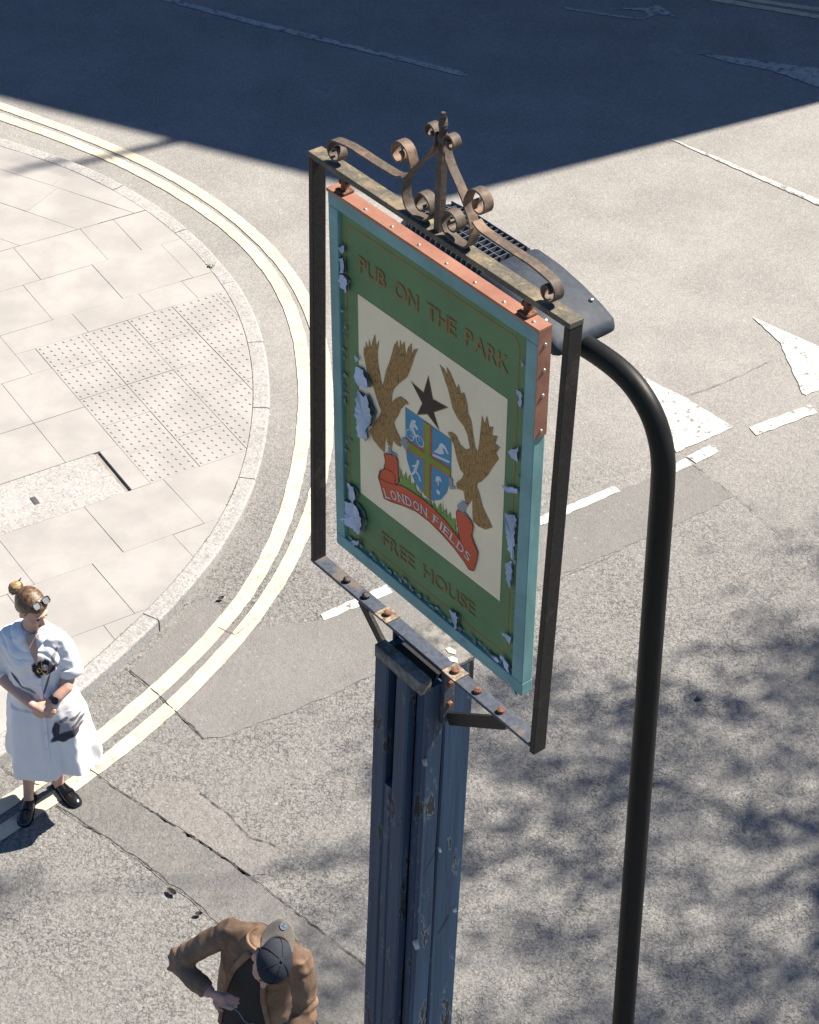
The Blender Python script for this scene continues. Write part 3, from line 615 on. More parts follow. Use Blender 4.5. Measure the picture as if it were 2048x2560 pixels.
# ------------------------------------------------------------------ the tree to the right (out of the frame; it dapples the road)
M['bark'] = simple('tree_bark', (.10, .08, .06), .95, var=.4, scale=6, bump=.6)
t = NT('tree_leaf'); M['leaf'] = t.done(t.mix(t.noise(3), (.05, .09, .02), (.10, .14, .04)), .6)
def street_tree():
    rr = random.Random(21)
    SX, SY = math.cos(SUN_AZ) / math.tan(SUN_EL), math.sin(SUN_AZ) / math.tan(SUN_EL)
    base = Vector((13.2, 14.6, 0))
    e = empty('street_tree', base)
    tag(e, 'tall street tree whose branches dapple the road at lower right', 'tree')
    tr = MB(); cr = MB()
    top = Vector((.2, .1, 8.0))
    tr.tube([(0, 0, -.05), (.03, .02, .6), (.1, .05, 4), top], [.34, .26, .22, .17], 14)
    clumps = []
    tries = 0
    while len(clumps) < 118 and tries < 6000:
        tries += 1
        x, y = rr.uniform(-2.9, 4.2), rr.uniform(4.0, 12.6)
        edge = 10.1 + .49 * (x - .1)
        if x > -.35: w = (.38 + .57 * sstep(.0, 1.6, x)) * sstep(edge + .7, edge - 1.3, y)
        else:
            w = .14 * max(0, 1 - abs(y - 7.7 + .10 * x) / .45) + .08 * max(0, 1 - abs(y - 9.75 - .35 * x) / .3) * (1 if x > -1.2 else 0) + .15 * sstep(7.2, 6.4, y)
        if rr.random() > w: continue
        z = rr.uniform(8.0, 12.5)
        if any((x - c[0]) ** 2 + (y - c[1]) ** 2 < .34 ** 2 for c in clumps): continue
        clumps.append((x, y, z))
    limbs = []
    for k in range(9):
        a = k * 2.4 + .3; tip = top + Vector((math.cos(a) * rr.uniform(1.5, 3.2), math.sin(a) * rr.uniform(1.5, 3.2), rr.uniform(1.6, 5)))
        mid = top.lerp(tip, .5) + Vector((rr.uniform(-.3, .3), rr.uniform(-.3, .3), .4))
        tr.tube([top - Vector((0, 0, .4)), mid, tip], [.11, .06, .02], 8); limbs += [top.lerp(mid, .5), mid, mid.lerp(tip, .5), tip]
    for x, y, z in clumps:
        p = Vector((x + z * SX, y + z * SY, z)) - base
        q = min(limbs, key=lambda b: (b - p).length + max(0, b.z - p.z) * 2)
        m1 = q.lerp(p, .5) + Vector((rr.uniform(-.25, .25), rr.uniform(-.25, .25), rr.uniform(0, .4)))
        tr.tube([q, m1, p, p + (p - m1) * .3], [.016, .012, .008, .004], 6)
        limbs.append(m1)
        ax = Vector((rr.uniform(-1, 1), rr.uniform(-1, 1), rr.uniform(-.3, .5))).normalized()
        L = rr.uniform(.25, .7); rad = rr.uniform(.10, .20)
        ax = Vector((rr.uniform(.4, 1), rr.uniform(-.6, .35), rr.uniform(-.3, .4))).normalized()
        for _ in range(int(185 * (L / .4) * (rad / .17))):
            c = p + ax * rr.gauss(0, L * .5) + Vector((rr.gauss(0, rad), rr.gauss(0, rad), rr.gauss(0, rad)))
            n1 = Vector((rr.uniform(-1, 1), rr.uniform(-1, 1), rr.uniform(-1, 1))).normalized()
            n2 = n1.cross(Vector((rr.uniform(-1, 1), rr.uniform(-1, 1), rr.uniform(-1, 1)))).normalized()
            s_ = rr.uniform(.025, .05)
            cr.poly([c - n1 * s_, c + n2 * s_ * .6, c + n1 * s_, c - n2 * s_ * .6])
    tr.build('trunk', M['bark'], e, smooth=True); cr.build('crown', M['leaf'], e)
street_tree()

# ------------------------------------------------------------------ pub sign: post, iron frame, scrollwork
def painted_timber(name, col, under, lite):
    t = NT(name)
    grain = t.noise(1.0, 6, .6, co=t.scaled((38, 38, 1.6)))
    n = t.noise(1.0, 6, .66, co=t.scaled((15, 15, 4))); n2 = t.noise(60, 4, .6)
    c = t.mix(t.ramp(grain, .3, .7), tuple(x * .72 for x in col), tuple(x * 1.18 for x in col))
    c = t.mix(t.ramp(t.noise(1.0, 3, .5, co=t.scaled((5, 5, .8))), .45, .75, 0, .55), c, lite)
    f = t.ramp(n, .60, .63)
    edge = t.math('SUBTRACT', t.ramp(n, .585, .60), f)
    c = t.mix(f, c, under)
    c = t.mix(t.math('MULTIPLY', edge, .55), c, (.14, .17, .19))
    c = t.mix(t.math('MULTIPLY', t.ramp(n2, .6, .75), .3), c, tuple(x * .5 for x in col))
    h = t.math('ADD', t.math('MULTIPLY', t.math('SUBTRACT', 1.0, f), .7), t.math('MULTIPLY', grain, .5))
    t.bump(h, .6, .006)
    return t.done(c, .62, 0, .35)
M['post'] = painted_timber('blue_post_paint', (.017, .043, .084), (.014, .016, .019), (.034, .070, .110))
M['flake'] = simple('curled_blue_paint', (.035, .06, .085), .6, var=.3, scale=50)
M['endgrain'] = simple('weathered_end_grain', (.13, .125, .115), .9, var=.35, scale=35, bump=.5)
def iron(name, col, rust=.35, rustcol=(.20, .105, .055), lich=0.0, rough=.55):
    t = NT(name)
    n = t.noise(9, 6, .65); n2 = t.noise(70, 4, .6)
    c = t.mix(t.ramp(n2, .3, .7), tuple(x * .75 for x in col), tuple(x * 1.25 for x in col))
    c = t.mix(t.ramp(n, .62 - rust * .3, .72 - rust * .2, 0, .85), c, rustcol)
    if lich:
        up_ = t.sep(t.new('ShaderNodeNewGeometry').outputs['Normal'])[2]
        f = t.math('MULTIPLY', t.ramp(t.noise(22, 5, .65), .57 - lich * .15, .70), t.ramp(up_, .4, .9))
        c = t.mix(f, c, (.22, .20, .10))
    t.bump(t.math('ADD', n2, n), .35, .003)
    return t.done(c, rough, .0, .28)
M['iron'] = iron('black_painted_iron', (.013, .012, .011), .2, (.045, .034, .027))
M['iron_top'] = iron('weathered_iron', (.085, .075, .058), .4, (.19, .145, .09), lich=.22, rough=.7)
M['scroll'] = iron('rusty_scroll_iron', (.075, .058, .045), .45, (.20, .125, .08), rough=.65)
M['bar'] = iron('flaking_bar_iron', (.046, .056, .074), .30, (.13, .10, .075), lich=.0)
M['rust'] = simple('rust', (.15, .065, .035), .9, var=.4, scale=80, bump=.5)
M['copper'] = None
t = NT('copper_flashing'); n = t.noise(7, 5, .6); n2 = t.noise(60, 4)
c = t.mix(t.ramp(n, .35, .7), (.24, .108, .070), (.33, .165, .110)); c = t.mix(t.math('MULTIPLY', t.ramp(n2, .6, .8), .4), c, (.16, .07, .05))
t.bump(n2, .15, .002); M['copper'] = t.done(c, .5, .25, .5)
M['zinc'] = simple('screw_metal', (.5, .48, .45), .35, .9)

M['slot_shade'] = simple('slot_shade_timber', (.010, .011, .013), .9)  # near-black core colour paints in the shade inside the post's slot
SIGN_ROT = math.radians(-50)
sp_base = (.0339, 4.8425, 0)
sp = empty('sign_post', sp_base, (0, 0, SIGN_ROT))
tag(sp, 'tall blue timber post with black iron frame and rusty scrolls holding the pub sign', 'sign post')

def plank(x0, x1, y0, y1, z0, z1, seed, name='plank', mat='post', bev=.006):
    m = MB(); rr = random.Random(seed); n = 26
    rr_ = []
    for i in range(n + 1):
        z = z0 + (z1 - z0) * i / n
        j = lambda: rr.uniform(-.0012, .0012)
        a, b, c_, d = x0 + j(), x1 + j(), y0 + j(), y1 + j(); e_ = bev; dz = 5.168 - z; sc = 1 + .022 * dz; ox, oy = -.0051 * dz, -.0061 * dz
        rr_.append([(.005 + (X - .005) * sc + ox, .03 + (Y - .03) * sc + oy, z) for X, Y in ((a + e_, c_), (b - e_, c_), (b, c_ + e_), (b, d - e_), (b - e_, d), (a + e_, d), (a, d - e_), (a, c_ + e_))])
    m.rings(rr_); return m.build(name, M[mat], sp)
ZT = 5.168
plank(-.085, .09, -.030, .105, 0, ZT - .012, 1, 'core', 'slot_shade')                                  # hidden core
plank(-.107, -.043, -.075, -.037, 0, ZT - .03, 2)
plank(-.006, .056, -.075, -.037, 0, ZT - .03, 3)
plank(.058, .094, -.041, -.031, 0, ZT - .03, 4)
plank(-.0425, -.0065, -.0745, -.037, 0, 4.64, 5)                                          # the slot is open above this filler
plank(.096, .118, -.047, .022, 0, ZT - .02, 6)
plank(.092, .1165, .0255, .140, 0, ZT - .004, 7)
plank(-.110, -.087, -.034, .140, 0, ZT - .004, 8)
plank(-.085, .09, .107, .1415, 0, ZT - .004, 9)
m = MB(); m.box(-.1075, .1185, -.0775, -.036, ZT - .0295, ZT + .020, .003); m.build('cap_rail', M['endgrain'], sp)
m = MB(); m.box(-.108, .116, .048, .140, ZT - .002, ZT + .018, .005); m.build('cap_rail', M['endgrain'], sp)
for x, y, w in ((.094, .07, .018), (.06, .09, .02)):
    m = MB(); m.poly([(x - w, y - .008, ZT + .0205), (x, y - .012, ZT + .0205), (x + w, y, ZT + .0205), (x + w * .3, y + .012, ZT + .0205), (x - w * .8, y + .006, ZT + .0205)])
    m.build('paint_flake', simple('old_white_paint', (.5, .46, .40), .8), sp)

# curling chips of old paint on the two faces seen
rr = random.Random(31)
for k in range(13):
    right = k % 3 != 0; z = rr.uniform(2.2, 5.0); L_ = rr.uniform(.012, .045); w_ = rr.uniform(.005, .014); lift = rr.uniform(.004, .012)
    m = MB(); rows_ = []
    for q in range(5):
        f = q / 4
        if right: x0 = .1188 + lift * f * f; y0 = rr.choice((-.050, .015, .03, .112)) if q == 0 else y0; rows_.append([(x0, y0 - w_ * (1 - .5 * f), z - L_ * f), (x0 + .0015, y0 + w_ * (1 - .3 * f), z - L_ * f - .003)])
        else: y0 = -.0762 - lift * f * f; x0 = rr.choice((-.10, -.05, .0, .05)) if q == 0 else x0; rows_.append([(x0 - w_ * (1 - .5 * f), y0, z - L_ * f), (x0 + w_ * (1 - .3 * f), y0 - .001, z - L_ * f - .003)])
    dz = 5.168 - z; sc = 1 + .022 * dz; ox, oy = -.0051 * dz, -.0061 * dz
    m.rings([[(.005 + (p[0] - .005) * sc + ox, .03 + (p[1] - .03) * sc + oy, p[2]) for p in r_] for r_ in rows_], cap=False, closed=False); m.build('paint_flake', M['flake'], sp)
# iron frame: flat bar on edge, 22 mm wide and 45 mm deep
FX0, FX1, FZ0, FZ1, FT, FD = -.535, .54, 5.195, 6.672, .02, .046
m = MB(); m.box(FX0, FX0 + FT, 0, FD, FZ0 + .0125, FZ1 - .019, .0015); fr_l = m.build('frame_bar', M['iron'], sp)
m = MB(); m.box(FX1 - FT, FX1, 0, FD, FZ0 - .018, FZ1 - .019, .0015); m.build('frame_bar', M['iron'], sp)
m = MB(); m.box(FX0 - .001, FX1 + .001, -.001, FD + .001, FZ1 - .018, FZ1, .002); m.build('frame_bar', M['iron_top'], sp)
m = MB(); m.box(FX0 - .0005, FX1 - FT - .001, -.001, FD + .001, FZ0, FZ0 + .012, .002); bbar = m.build('frame_bar', M['bar'], sp)
for x, pl in ((-.375, 0), (-.279, 0), (-.17, 1), (.157, 1), (.261, 0), (.367, 0)):
    z = FZ0 + .0125
    if pl:
        m = MB(); m.box(x - .03, x + .03, -.006, FD + .004, z, z + .004, .001, ); m.build('washer_plate', simple('rusty_plate', (.20, .155, .11), .8, var=.4, scale=60, bump=.4), bbar); z += .0042
    m = MB(); m.tube([(x, .022, z), (x, .022, z + .010), (x + .001, .022, z + .013)], [.0125, .012, .006], 10); m.build('bolt', M['rust'] if x > -.2 else M['iron'], bbar)  # the two left bolts get dark iron in place of rust, as painted shade
# struts and the bracket leg
def strut(p0, p1, wy, th, name):
    p0, p1 = Vector(p0), Vector(p1); T = (p1 - p0).normalized(); N = Vector((-T.z, 0, T.x))
    m = MB(); sec = lambda p: [p + N * th + Vector((0, -wy, 0)), p + N * th + Vector((0, wy, 0)), p - N * th + Vector((0, wy, 0)), p - N * th + Vector((0, -wy, 0))]
    m.rings([sec(p0), sec(p1)]); return m.build(name, M['iron'], sp)
strut((-.30, .022, FZ0 - .016), (-.1165, .022, 5.01), .006, .017, 'strut')
strut((.385, .022, FZ0 - .02), (.137, .022, 5.003), .006, .021, 'strut')
m = MB(); m.box(.1185, .136, .002, .043, 4.985, FZ0 - .001, .001); lg = m.build('bracket_leg', M['bar'], sp)
m = MB(); m.box(-.1165, -.1105, .0, .045, 4.985, FZ0 - .001, .001); lg2 = m.build('bracket_leg', M['bar'], sp)
for z in (5.15, 5.065):
    m = MB(); m.tube([(.1362, .022, z), (.147, .022, z)], [.011, .009], 8); m.build('bolt', M['rust'], lg)

# scrollwork
def spline(P, n=8):
    P = [Vector((p[0], p[1])) for p in P]; out = []
    Q = [P[0] * 2 - P[1]] + P + [P[-1] * 2 - P[-2]]
    for i in range(1, len(Q) - 2):
        for k in range(n):
            t_ = k / n; a, b, c_, d = Q[i - 1], Q[i], Q[i + 1], Q[i + 2]
            out.append(.5 * (2 * b + (c_ - a) * t_ + (2 * a - 5 * b + 4 * c_ - d) * t_ ** 2 + (3 * b - a - 3 * c_ + d) * t_ ** 3))
    out.append(P[-1]); return out
def strip_scroll(P, wy=.0150, th=.0029, name='scroll', n=6):
    pts = spline(P, n); m = MB(); rr_ = []
    for i, p in enumerate(pts):
        T = (pts[min(i + 1, len(pts) - 1)] - pts[max(0, i - 1)]); T.normalize(); N = Vector((-T.y, T.x))
        a, b = p + N * th, p - N * th
        rr_.append([(a.x, .0225 - wy, a.y), (a.x, .0225 + wy, a.y), (b.x, .0225 + wy, b.y), (b.x, .0225 - wy, b.y)])
    m.rings(rr_); o = m.build(name, M['scroll'], sp)
    for f in o.data.polygons: f.use_smooth = False
    return o
def curl(cx, cz, r0, a0, turns, r1=.006, n=16, sgn=1):
    """spiral points from the outside in"""
    return [(cx + (r0 + (r1 - r0) * k / n) * math.cos(a0 + sgn * turns * 2 * math.pi * k / n), cz + (r0 + (r1 - r0) * k / n) * math.sin(a0 + sgn * turns * 2 * math.pi * k / n)) for k in range(n + 1)]
CX = .006
def mir(P, s): return [(CX + s * (x - CX), z) for x, z in P]
for s_ in (1, -1):
    # long bar with a curl standing on the frame's end
    Pa = curl(-.428, FZ1 + .0385, .034, math.radians(100), 1.25, .009, 18, 1)[::-1] + [(-.40, FZ1 + .078), (-.357, FZ1 + .083), (-.272, FZ1 + .083), (-.205, FZ1 + .084), (-.165, FZ1 + .087), (-.138, FZ1 + .098)]
    strip_scroll(mir(Pa, s_))
    # S scroll beside the spike
    Pb = curl(-.152, 6.829, .041, math.radians(20), 1.15, .010, 16, 1)[::-1] + [(-.103, 6.805), (-.126, 6.765), (-.132, 6.725), (-.118, 6.688), (-.088, 6.678)] + curl(-.055, 6.725, .045, math.radians(-90), 1.3, .010, 18, 1)
    strip_scroll(mir(Pb, s_))
    # upper band with a small curl by the tip
    Pd = curl(-.034, 6.948, .024, math.radians(0), 1.1, .008, 14, 1)[::-1] + [(-.014, 6.915), (-.035, 6.880), (-.070, 6.842), (-.100, 6.805)]
    strip_scroll(mir(Pd, s_), .0135, .0028)
# twisted spike
m = MB(); rr_ = []
for k in range(41):
    f = k / 40; z = FZ1 - .001 + f * .345
    w = .0125 if z < 6.94 else max(.003, .0125 * (1 - .25 * ((z - 6.94) / .075)))
    if z > 7.008: w = .006
    tw = 0 if z < 6.90 else (z - 6.90) * 38; wy = w * .9
    rr_.append([(CX + math.cos(tw + a) * w * 1.25, .0225 + math.sin(tw + a) * wy * 1.25, z) for a in (math.pi / 4, 3 * math.pi / 4, 5 * math.pi / 4, 7 * math.pi / 4)])
m.rings(rr_); m.build('spike', M['scroll'], sp)

# ------------------------------------------------------------------ the hanging board
BW, BH, BD = .88, 1.285, .040
tilt = math.atan2(.036, BH)
rz = Matrix.Rotation(SIGN_ROT, 4, 'Z')
bl = rz @ Vector((-.007, .036, 0)) + Vector((sp_base[0], sp_base[1], 5.310))
sb = empty('sign_board', bl)
sb.rotation_mode = 'XYZ'; sb.rotation_euler = (tilt, 0, SIGN_ROT)
tag(sb, 'green painted pub sign board with eagles and shield hanging in the iron frame', 'sign')

def teal(name, col):
    t = NT(name); n = t.noise(1.0, 6, .6, co=t.scaled((6, 30, 6))); n2 = t.noise(9, 5, .62); n3 = t.noise(110, 3)
    c = t.mix(t.ramp(n, .3, .7), tuple(x * .82 for x in col), tuple(min(1, x * 1.15) for x in col))
    c = t.mix(t.ramp(n2, .66, .70, 0, .8), c, (.16, .19, .24)); c = t.mix(t.ramp(n3, .62, .8, 0, .25), c, tuple(x * .4 for x in col))
    t.bump(n2, .2, .003); return t.done(c, .55, 0, .4)
M['teal'] = teal('teal_moulding_paint', (.135, .285, .285))
def printed(name, col, var=.10, grime=.25):
    t = NT(name); n = t.noise(5, 5, .6); n2 = t.noise(180, 3, .7)
    c = t.mix(t.ramp(n, .3, .7), tuple(x * (1 - var) for x in col), tuple(min(1, x * (1 + var)) for x in col))
    c = t.mix(t.math('MULTIPLY', t.ramp(n2, .5, .8), grime), c, tuple(x * .55 for x in col))
    return t.done(c, .6, 0, .3)
M['green'] = printed('green_panel_print', (.098, .192, .082))
M['cream'] = printed('cream_panel_print', (.76, .66, .455), .05, .12)
M['gold'] = printed('gold_print', (.26, .14, .04))
M['letter_edge'] = printed('letter_outline_print', (.12, .115, .035))
M['gold_mid'] = printed('dull_gold_print', (.20, .145, .048))
M['gold_faded'] = printed('faded_gold_print', (.14, .145, .055))
M['red'] = printed('red_ribbon_print', (.52, .080, .030))
M['blue'] = printed('shield_blue_print', (.05, .22, .35))
M['cross'] = printed('shield_green_print', (.17, .25, .03))
M['grass_p'] = printed('grass_print', (.15, .26, .05))
M['black_p'] = printed('black_print', (.018, .015, .014))
M['pale_p'] = printed('pale_print', (.50, .56, .55))
M['grey_p'] = printed('grey_print', (.24, .27, .26))
t = NT('eagle_feather_print')
w1 = t.voro(1.0, 'DISTANCE_TO_EDGE', co=t.scaled((130, 1, 42), rot=(0, .5, 0))); w2 = t.noise(1.0, 4, co=t.scaled((160, 1, 30), rot=(0, .3, 0)))
c = t.mix(t.ramp(w1, .01, .09), (.12, .062, .02), (.33, .195, .062)); c = t.mix(t.ramp(w2, .45, .65, 0, .55), c, (.21, .115, .034))
M['eagle'] = t.done(c, .6, 0, .3)
M['peel'] = printed('peeled_vinyl_back', (.38, .45, .56), .30, .6)
M['bare'] = simple('bare_grey_board', (.15, .20, .18), .85, var=.4, scale=40)

RC = .012                                  # recess of the printed panel behind the moulding
SHX, SHZ = -.0156, -.0115
op = ART['opening']; OX0, OX1, OZ0, OZ1 = -.398, .394, .047, 1.236
# moulding: four rails around the opening
def rail(x0, x1, z0, z1, name='moulding'):
    m = MB(); m.box(x0, x1, 0, BD, z0, z1, .0025); return m.build(name, M['teal'], sb)
rail(-BW / 2, BW / 2, OZ1, BH); rail(-BW / 2, BW / 2, 0, OZ0)
rail(-BW / 2 + .0004, OX0, OZ0 + .0005, OZ1 - .0005); rail(OX1, BW / 2 - .0004, OZ0 + .0005, OZ1 - .0005)
m = MB(); m.box(OX0 - .01, OX1 + .01, RC, BD - .008, OZ0 - .01, OZ1 + .01); pn = m.build('panel', M['green'], sb)

def art(name, pts, layer, mat, parent=sb, label=None, jit=0):
    y = RC - .0007 * layer
    m = MB(); m.poly([(p[0] + SHX, y, p[1] + SHZ) for p in pts])
    o = m.build(name, M[mat], parent, tri=True)
    if o.data.polygons[0].normal.y > 0: o.data.flip_normals()
    if label: o['label'] = label
    return o
art('cream_field', ART['cream'], 1, 'cream', pn)
# gold lining
gl = [(-.362, 1.212), (.372, 1.217), (.372, .105), (-.362, .098)]
def lining(P, w=.0055, cr=.03):
    m = MB(); pts = []
    c0 = [(P[0], 90), (P[1], 0), (P[2], -90), (P[3], 180)]
    cent = [(-1, 1), (1, 1), (1, -1), (-1, -1)]
    for (p, a0), (sx, sz) in zip(c0, cent):
        for k in range(5):
            a = math.radians(a0 + (90 if 1 else 0) - 90 * k / 4) if 0 else math.radians({90: 180, 0: 90, -90: 0, 180: -90}[a0] - 90 * k / 4)
            pts.append(Vector((p[0] - sx * cr + cr * math.cos(a), p[1] - sz * cr + cr * math.sin(a))))
    n = len(pts); y = RC - .0007
    vin, vout = [], []
    for i in range(n):
        T = (pts[(i + 1) % n] - pts[i - 1]).normalized(); N = Vector((-T.y, T.x)) * w / 2
        vout.append(m.bm.verts.new((pts[i].x + N.x + SHX, y, pts[i].y + N.y + SHZ))); vin.append(m.bm.verts.new((pts[i].x - N.x + SHX, y, pts[i].y - N.y + SHZ)))
    for i in range(n): m.bm.faces.new((vout[i], vout[(i + 1) % n], vin[(i + 1) % n], vin[i]))
    return m.build('gold_lining', M['gold'], pn)
lining(gl)
for k in ('eagle_left', 'eagle_right'): art('eagle', ART[k], 3, 'eagle', sb)
for p in ART['feet']: art('eagle_foot', p, 6, 'grey_p')
st = ART['star']; sc_ = [sum(p[i] for p in st) / len(st) for i in (0, 1)]
art('star', [(sc_[0] + (p[0] - sc_[0]) * 1.12, sc_[1] + (p[1] - sc_[1]) * 1.12) for p in st], 2, 'gold')
art('star', st, 3, 'black_p')
sh = art('shield', ART['shield'], 3, 'blue')
for i, p in enumerate(ART['cross_red']): art('cross_border', p, 4 + i * .25, 'red', sh)
for i, p in enumerate(ART['cross_green']): art('cross', p, 5 + i * .25, 'cross', sh)
for p in ART['cyclist']: cy = art('cyclist', p, 4, 'pale_p', sh)
m = MB()
for c in ART['wheels'][:2]:
    ro = .0185; n = 20; y = RC - .0029
    a = [m.bm.verts.new((c[0] + SHX + ro * math.cos(6.2832 * k / n), y, c[1] - .012 + SHZ + ro * math.sin(6.2832 * k / n))) for k in range(n)]
    b = [m.bm.verts.new((c[0] + SHX + (ro - .0032) * math.cos(6.2832 * k / n), y, c[1] - .012 + SHZ + (ro - .0032) * math.sin(6.2832 * k / n))) for k in range(n)]
    for k in range(n): m.bm.faces.new((a[k], a[(k + 1) % n], b[(k + 1) % n], b[k]))
w0, w1_ = ART['wheels'][:2]
for p, q in (((w0[0], w0[1] - .012), (-.052, w0[1] - .012)), ((-.052, w0[1] - .012), (-.036, w0[1] + .012)), ((-.036, w0[1] + .012), (w1_[0], w1_[1] - .012))):
    a, b = Vector(p), Vector(q); N = Vector((-(b - a).y, (b - a).x)).normalized() * .0015
    m.poly([((v.x + SHX), RC - .0031, v.y + SHZ) for v in (a + N, b + N, b - N, a - N)])
m.build('bicycle', M['pale_p'], sh)
for k in ('swimmer', 'runner', 'palm'):
    for p in ART[k]: art('palm_tree' if k == 'palm' else k, p, 4, 'pale_p', sh)
art('grass', ART['grass'], 4.6, 'grass_p')
# grass blades rising behind the shield's foot
gb = MB(); rr = random.Random(5)
for k in range(34):
    f = k / 33; x = -.135 + .30 * f; z = .425 - .035 * (2 * f - 1) ** 2 + rr.uniform(-.01, .01) + (.03 if f < .2 else 0)
    h_ = rr.uniform(.03, .075); w_ = .004; lean = rr.uniform(-.02, .02)
    gb.poly([(x - w_ + SHX, RC - .0017, z + SHZ), (x + w_ + SHX, RC - .0017, z + SHZ), (x + lean + SHX, RC - .0017, z + h_ + SHZ)])
gb.build('grass_blades', M['grass_p'], sb)
rb = art('ribbon', ART['ribbon'], 5.8, 'red')
# thin dark outline around ribbon and eagles
def outline(P, layer, w, mat, parent):
    m = MB(); n = len(P); y = RC - .0007 * layer
    for i in range(n):
        a, b = Vector(P[i]), Vector(P[(i + 1) % n])
        if (b - a).length < 1e-5: continue
        N = Vector((-(b - a).y, (b - a).x)).normalized() * w / 2; T = (b - a).normalized() * w * .3
        m.poly([(v.x + SHX, y - .00001 * (i % 3), v.y + SHZ) for v in (a - T + N, b + T + N, b + T - N, a - T - N)])
    return m.build('outline', M[mat], parent)
outline(ART['ribbon'], 6.6, .0022, 'black_p', rb)
outline(ART['scroll_curl'], 6.6, .002, 'black_p', rb)

def text_mesh(body, size, extrude=.0, offset=0.0, shear=0.0, space=1.0):
    cu = bpy.data.curves.new('t', 'FONT'); cu.body = body; cu.size = size; cu.extrude = extrude; cu.offset = offset
    cu.resolution_u = 3; cu.space_character = space; cu.align_x = 'LEFT'
    o = bpy.data.objects.new('t', cu); COL.objects.link(o)
    dg = bpy.context.evaluated_depsgraph_get(); me = bpy.data.meshes.new_from_object(o.evaluated_get(dg))
    bpy.data.objects.remove(o); return me
def place_text(body, x0, x1, z0, hcap, layer, mat, name, parent, off=0.0, ang=0.0):
    me = text_mesh(body, 1.0, 0, off)
    xs = [v.co.x for v in me.vertices]; ys = [v.co.y for v in me.vertices]; a, b = min(xs), max(xs); c_, d = min(ys), max(ys)
    for v in me.vertices:
        X = (v.co.x - a) / (b - a) * (x1 - x0); Z = (v.co.y - c_) / (d - c_) * hcap
        v.co = Vector((x0 + X * math.cos(ang) - Z * math.sin(ang) + SHX, RC - .0007 * layer, z0 + Z * math.cos(ang) + X * math.sin(ang) + SHZ))
    me.materials.append(M[mat]); me.update()
    if me.polygons and me.polygons[0].normal.y > 0: me.flip_normals()
    return link(name, me, parent)
def gold_text(body, x0, x1, z0, h_, ang=0.0, mat='gold_mid', edge='gold'):
    """each character is its own pair of print shapes"""
    adv = []
    for ch in body:
        if ch == ' ': adv.append((None, .38)); continue
        me = text_mesh(ch, 1.0); xs = [v.co.x for v in me.vertices]; adv.append((ch, max(xs) - min(xs)))
    gap = .085; tot = sum(w for _, w in adv) + gap * (len(adv) - 1); k = (x1 - x0) / tot; p = 0.0
    for ch, w in adv:
        if ch:
            X, Z = x0 + p * k * math.cos(ang), z0 + p * k * math.sin(ang)
            place_text(ch, X - .0022, X + w * k + .0022, Z - .0022, h_ + .0044, 2, edge, 'letter_outline', pn, .022, ang)
            place_text(ch, X, X + w * k, Z, h_, 3, mat, 'letter', pn, .008, ang)
        p += w + gap
gold_text('PUB ON THE PARK', -.300, .332, 1.084, .050, .008)
gold_text('FREE HOUSE', -.205, .228, .146, .048, .022, 'gold_faded')
# curved lettering on the ribbon
tr_ = spline([(-.185, .343), (-.130, .367), (-.086, .381), (-.02, .393), (.03, .395), (.077, .389), (.135, .373), (.208, .349)], 12)
cum = [0]
for a, b in zip(tr_, tr_[1:]): cum.append(cum[-1] + (b - a).length)
word = 'LONDON FIELDS'; wd_ = {' ': .6, 'I': .5, 'L': .85, 'F': .8, 'E': .85, 'S': .85}
tot = sum(wd_.get(c, 1.0) for c in word); s_ = 0.004; Lr = cum[-1] - .008
for ch in word:
    w_ = wd_.get(ch, 1.0) / tot * Lr; sm = s_ + w_ / 2; s_ += w_
    if ch == ' ': continue
    i = max(k for k in range(len(cum)) if cum[k] <= sm); i = min(i, len(tr_) - 2)
    T = (tr_[i + 1] - tr_[i]).normalized(); ang = math.atan2(T.y, T.x); p = tr_[i]
    hw = w_ * .40 if ch != 'I' else .0035
    x0 = p.x - hw * math.cos(ang); z0 = p.y - hw * math.sin(ang)
    place_text(ch, x0, x0 + 2 * hw, z0, .031, 7.4, 'pale_p', 'letter', rb, .0, ang)
    if ch in 'LNIFED':                     # slab serifs
        m = MB(); ca, sa = math.cos(ang), math.sin(ang)
        for fx in ((0,) if ch in 'LFED' else (.5,) if ch == 'I' else (0, 1)):
            for zz in (0.0, .031):
                cx = x0 + fx * 2 * hw * ca - zz * sa; cz = z0 + fx * 2 * hw * sa + zz * ca
                hx, hz = .0045, .0011
                m.poly([(cx + dx * ca - dz * sa + SHX, RC - .0007 * 7.6, cz + dx * sa + dz * ca + SHZ) for dx, dz in ((-hx, -hz), (hx, -hz), (hx, hz), (-hx, hz))])
        m.build('serif', M['pale_p'], rb)

# peeling flaps of the print: curled sheets lifting off the panel with bare board behind
rr = random.Random(9)
for k, P in enumerate(ART['flaps']):
    P = jag(P, .009, .0032, 70 + k)
    n = len(P); cx = sum(p[0] for p in P) / n; cz = sum(p[1] for p in P) / n
    art('bare_spot', [(cx + (p[0] - cx) * 1.02, cz + (p[1] - cz) * 1.02) for p in P], 8.4, 'bare', pn)
    right = cx > .2
    m = MB(); cen = m.bm.verts.new((cx + SHX, RC - .0095, cz + SHZ))
    ring = []
    for p in P:
        s1 = (p[0] - cx) * (-1 if right else 1)
        ring.append(m.bm.verts.new((p[0] + SHX, RC - .0072 - max(0, s1) * .25 - rr.uniform(0, .007), p[1] + SHZ)))
    for i in range(n): m.bm.faces.new((ring[i], ring[(i + 1) % n], cen))
    m.build('peeled_flap', M['peel'], pn)
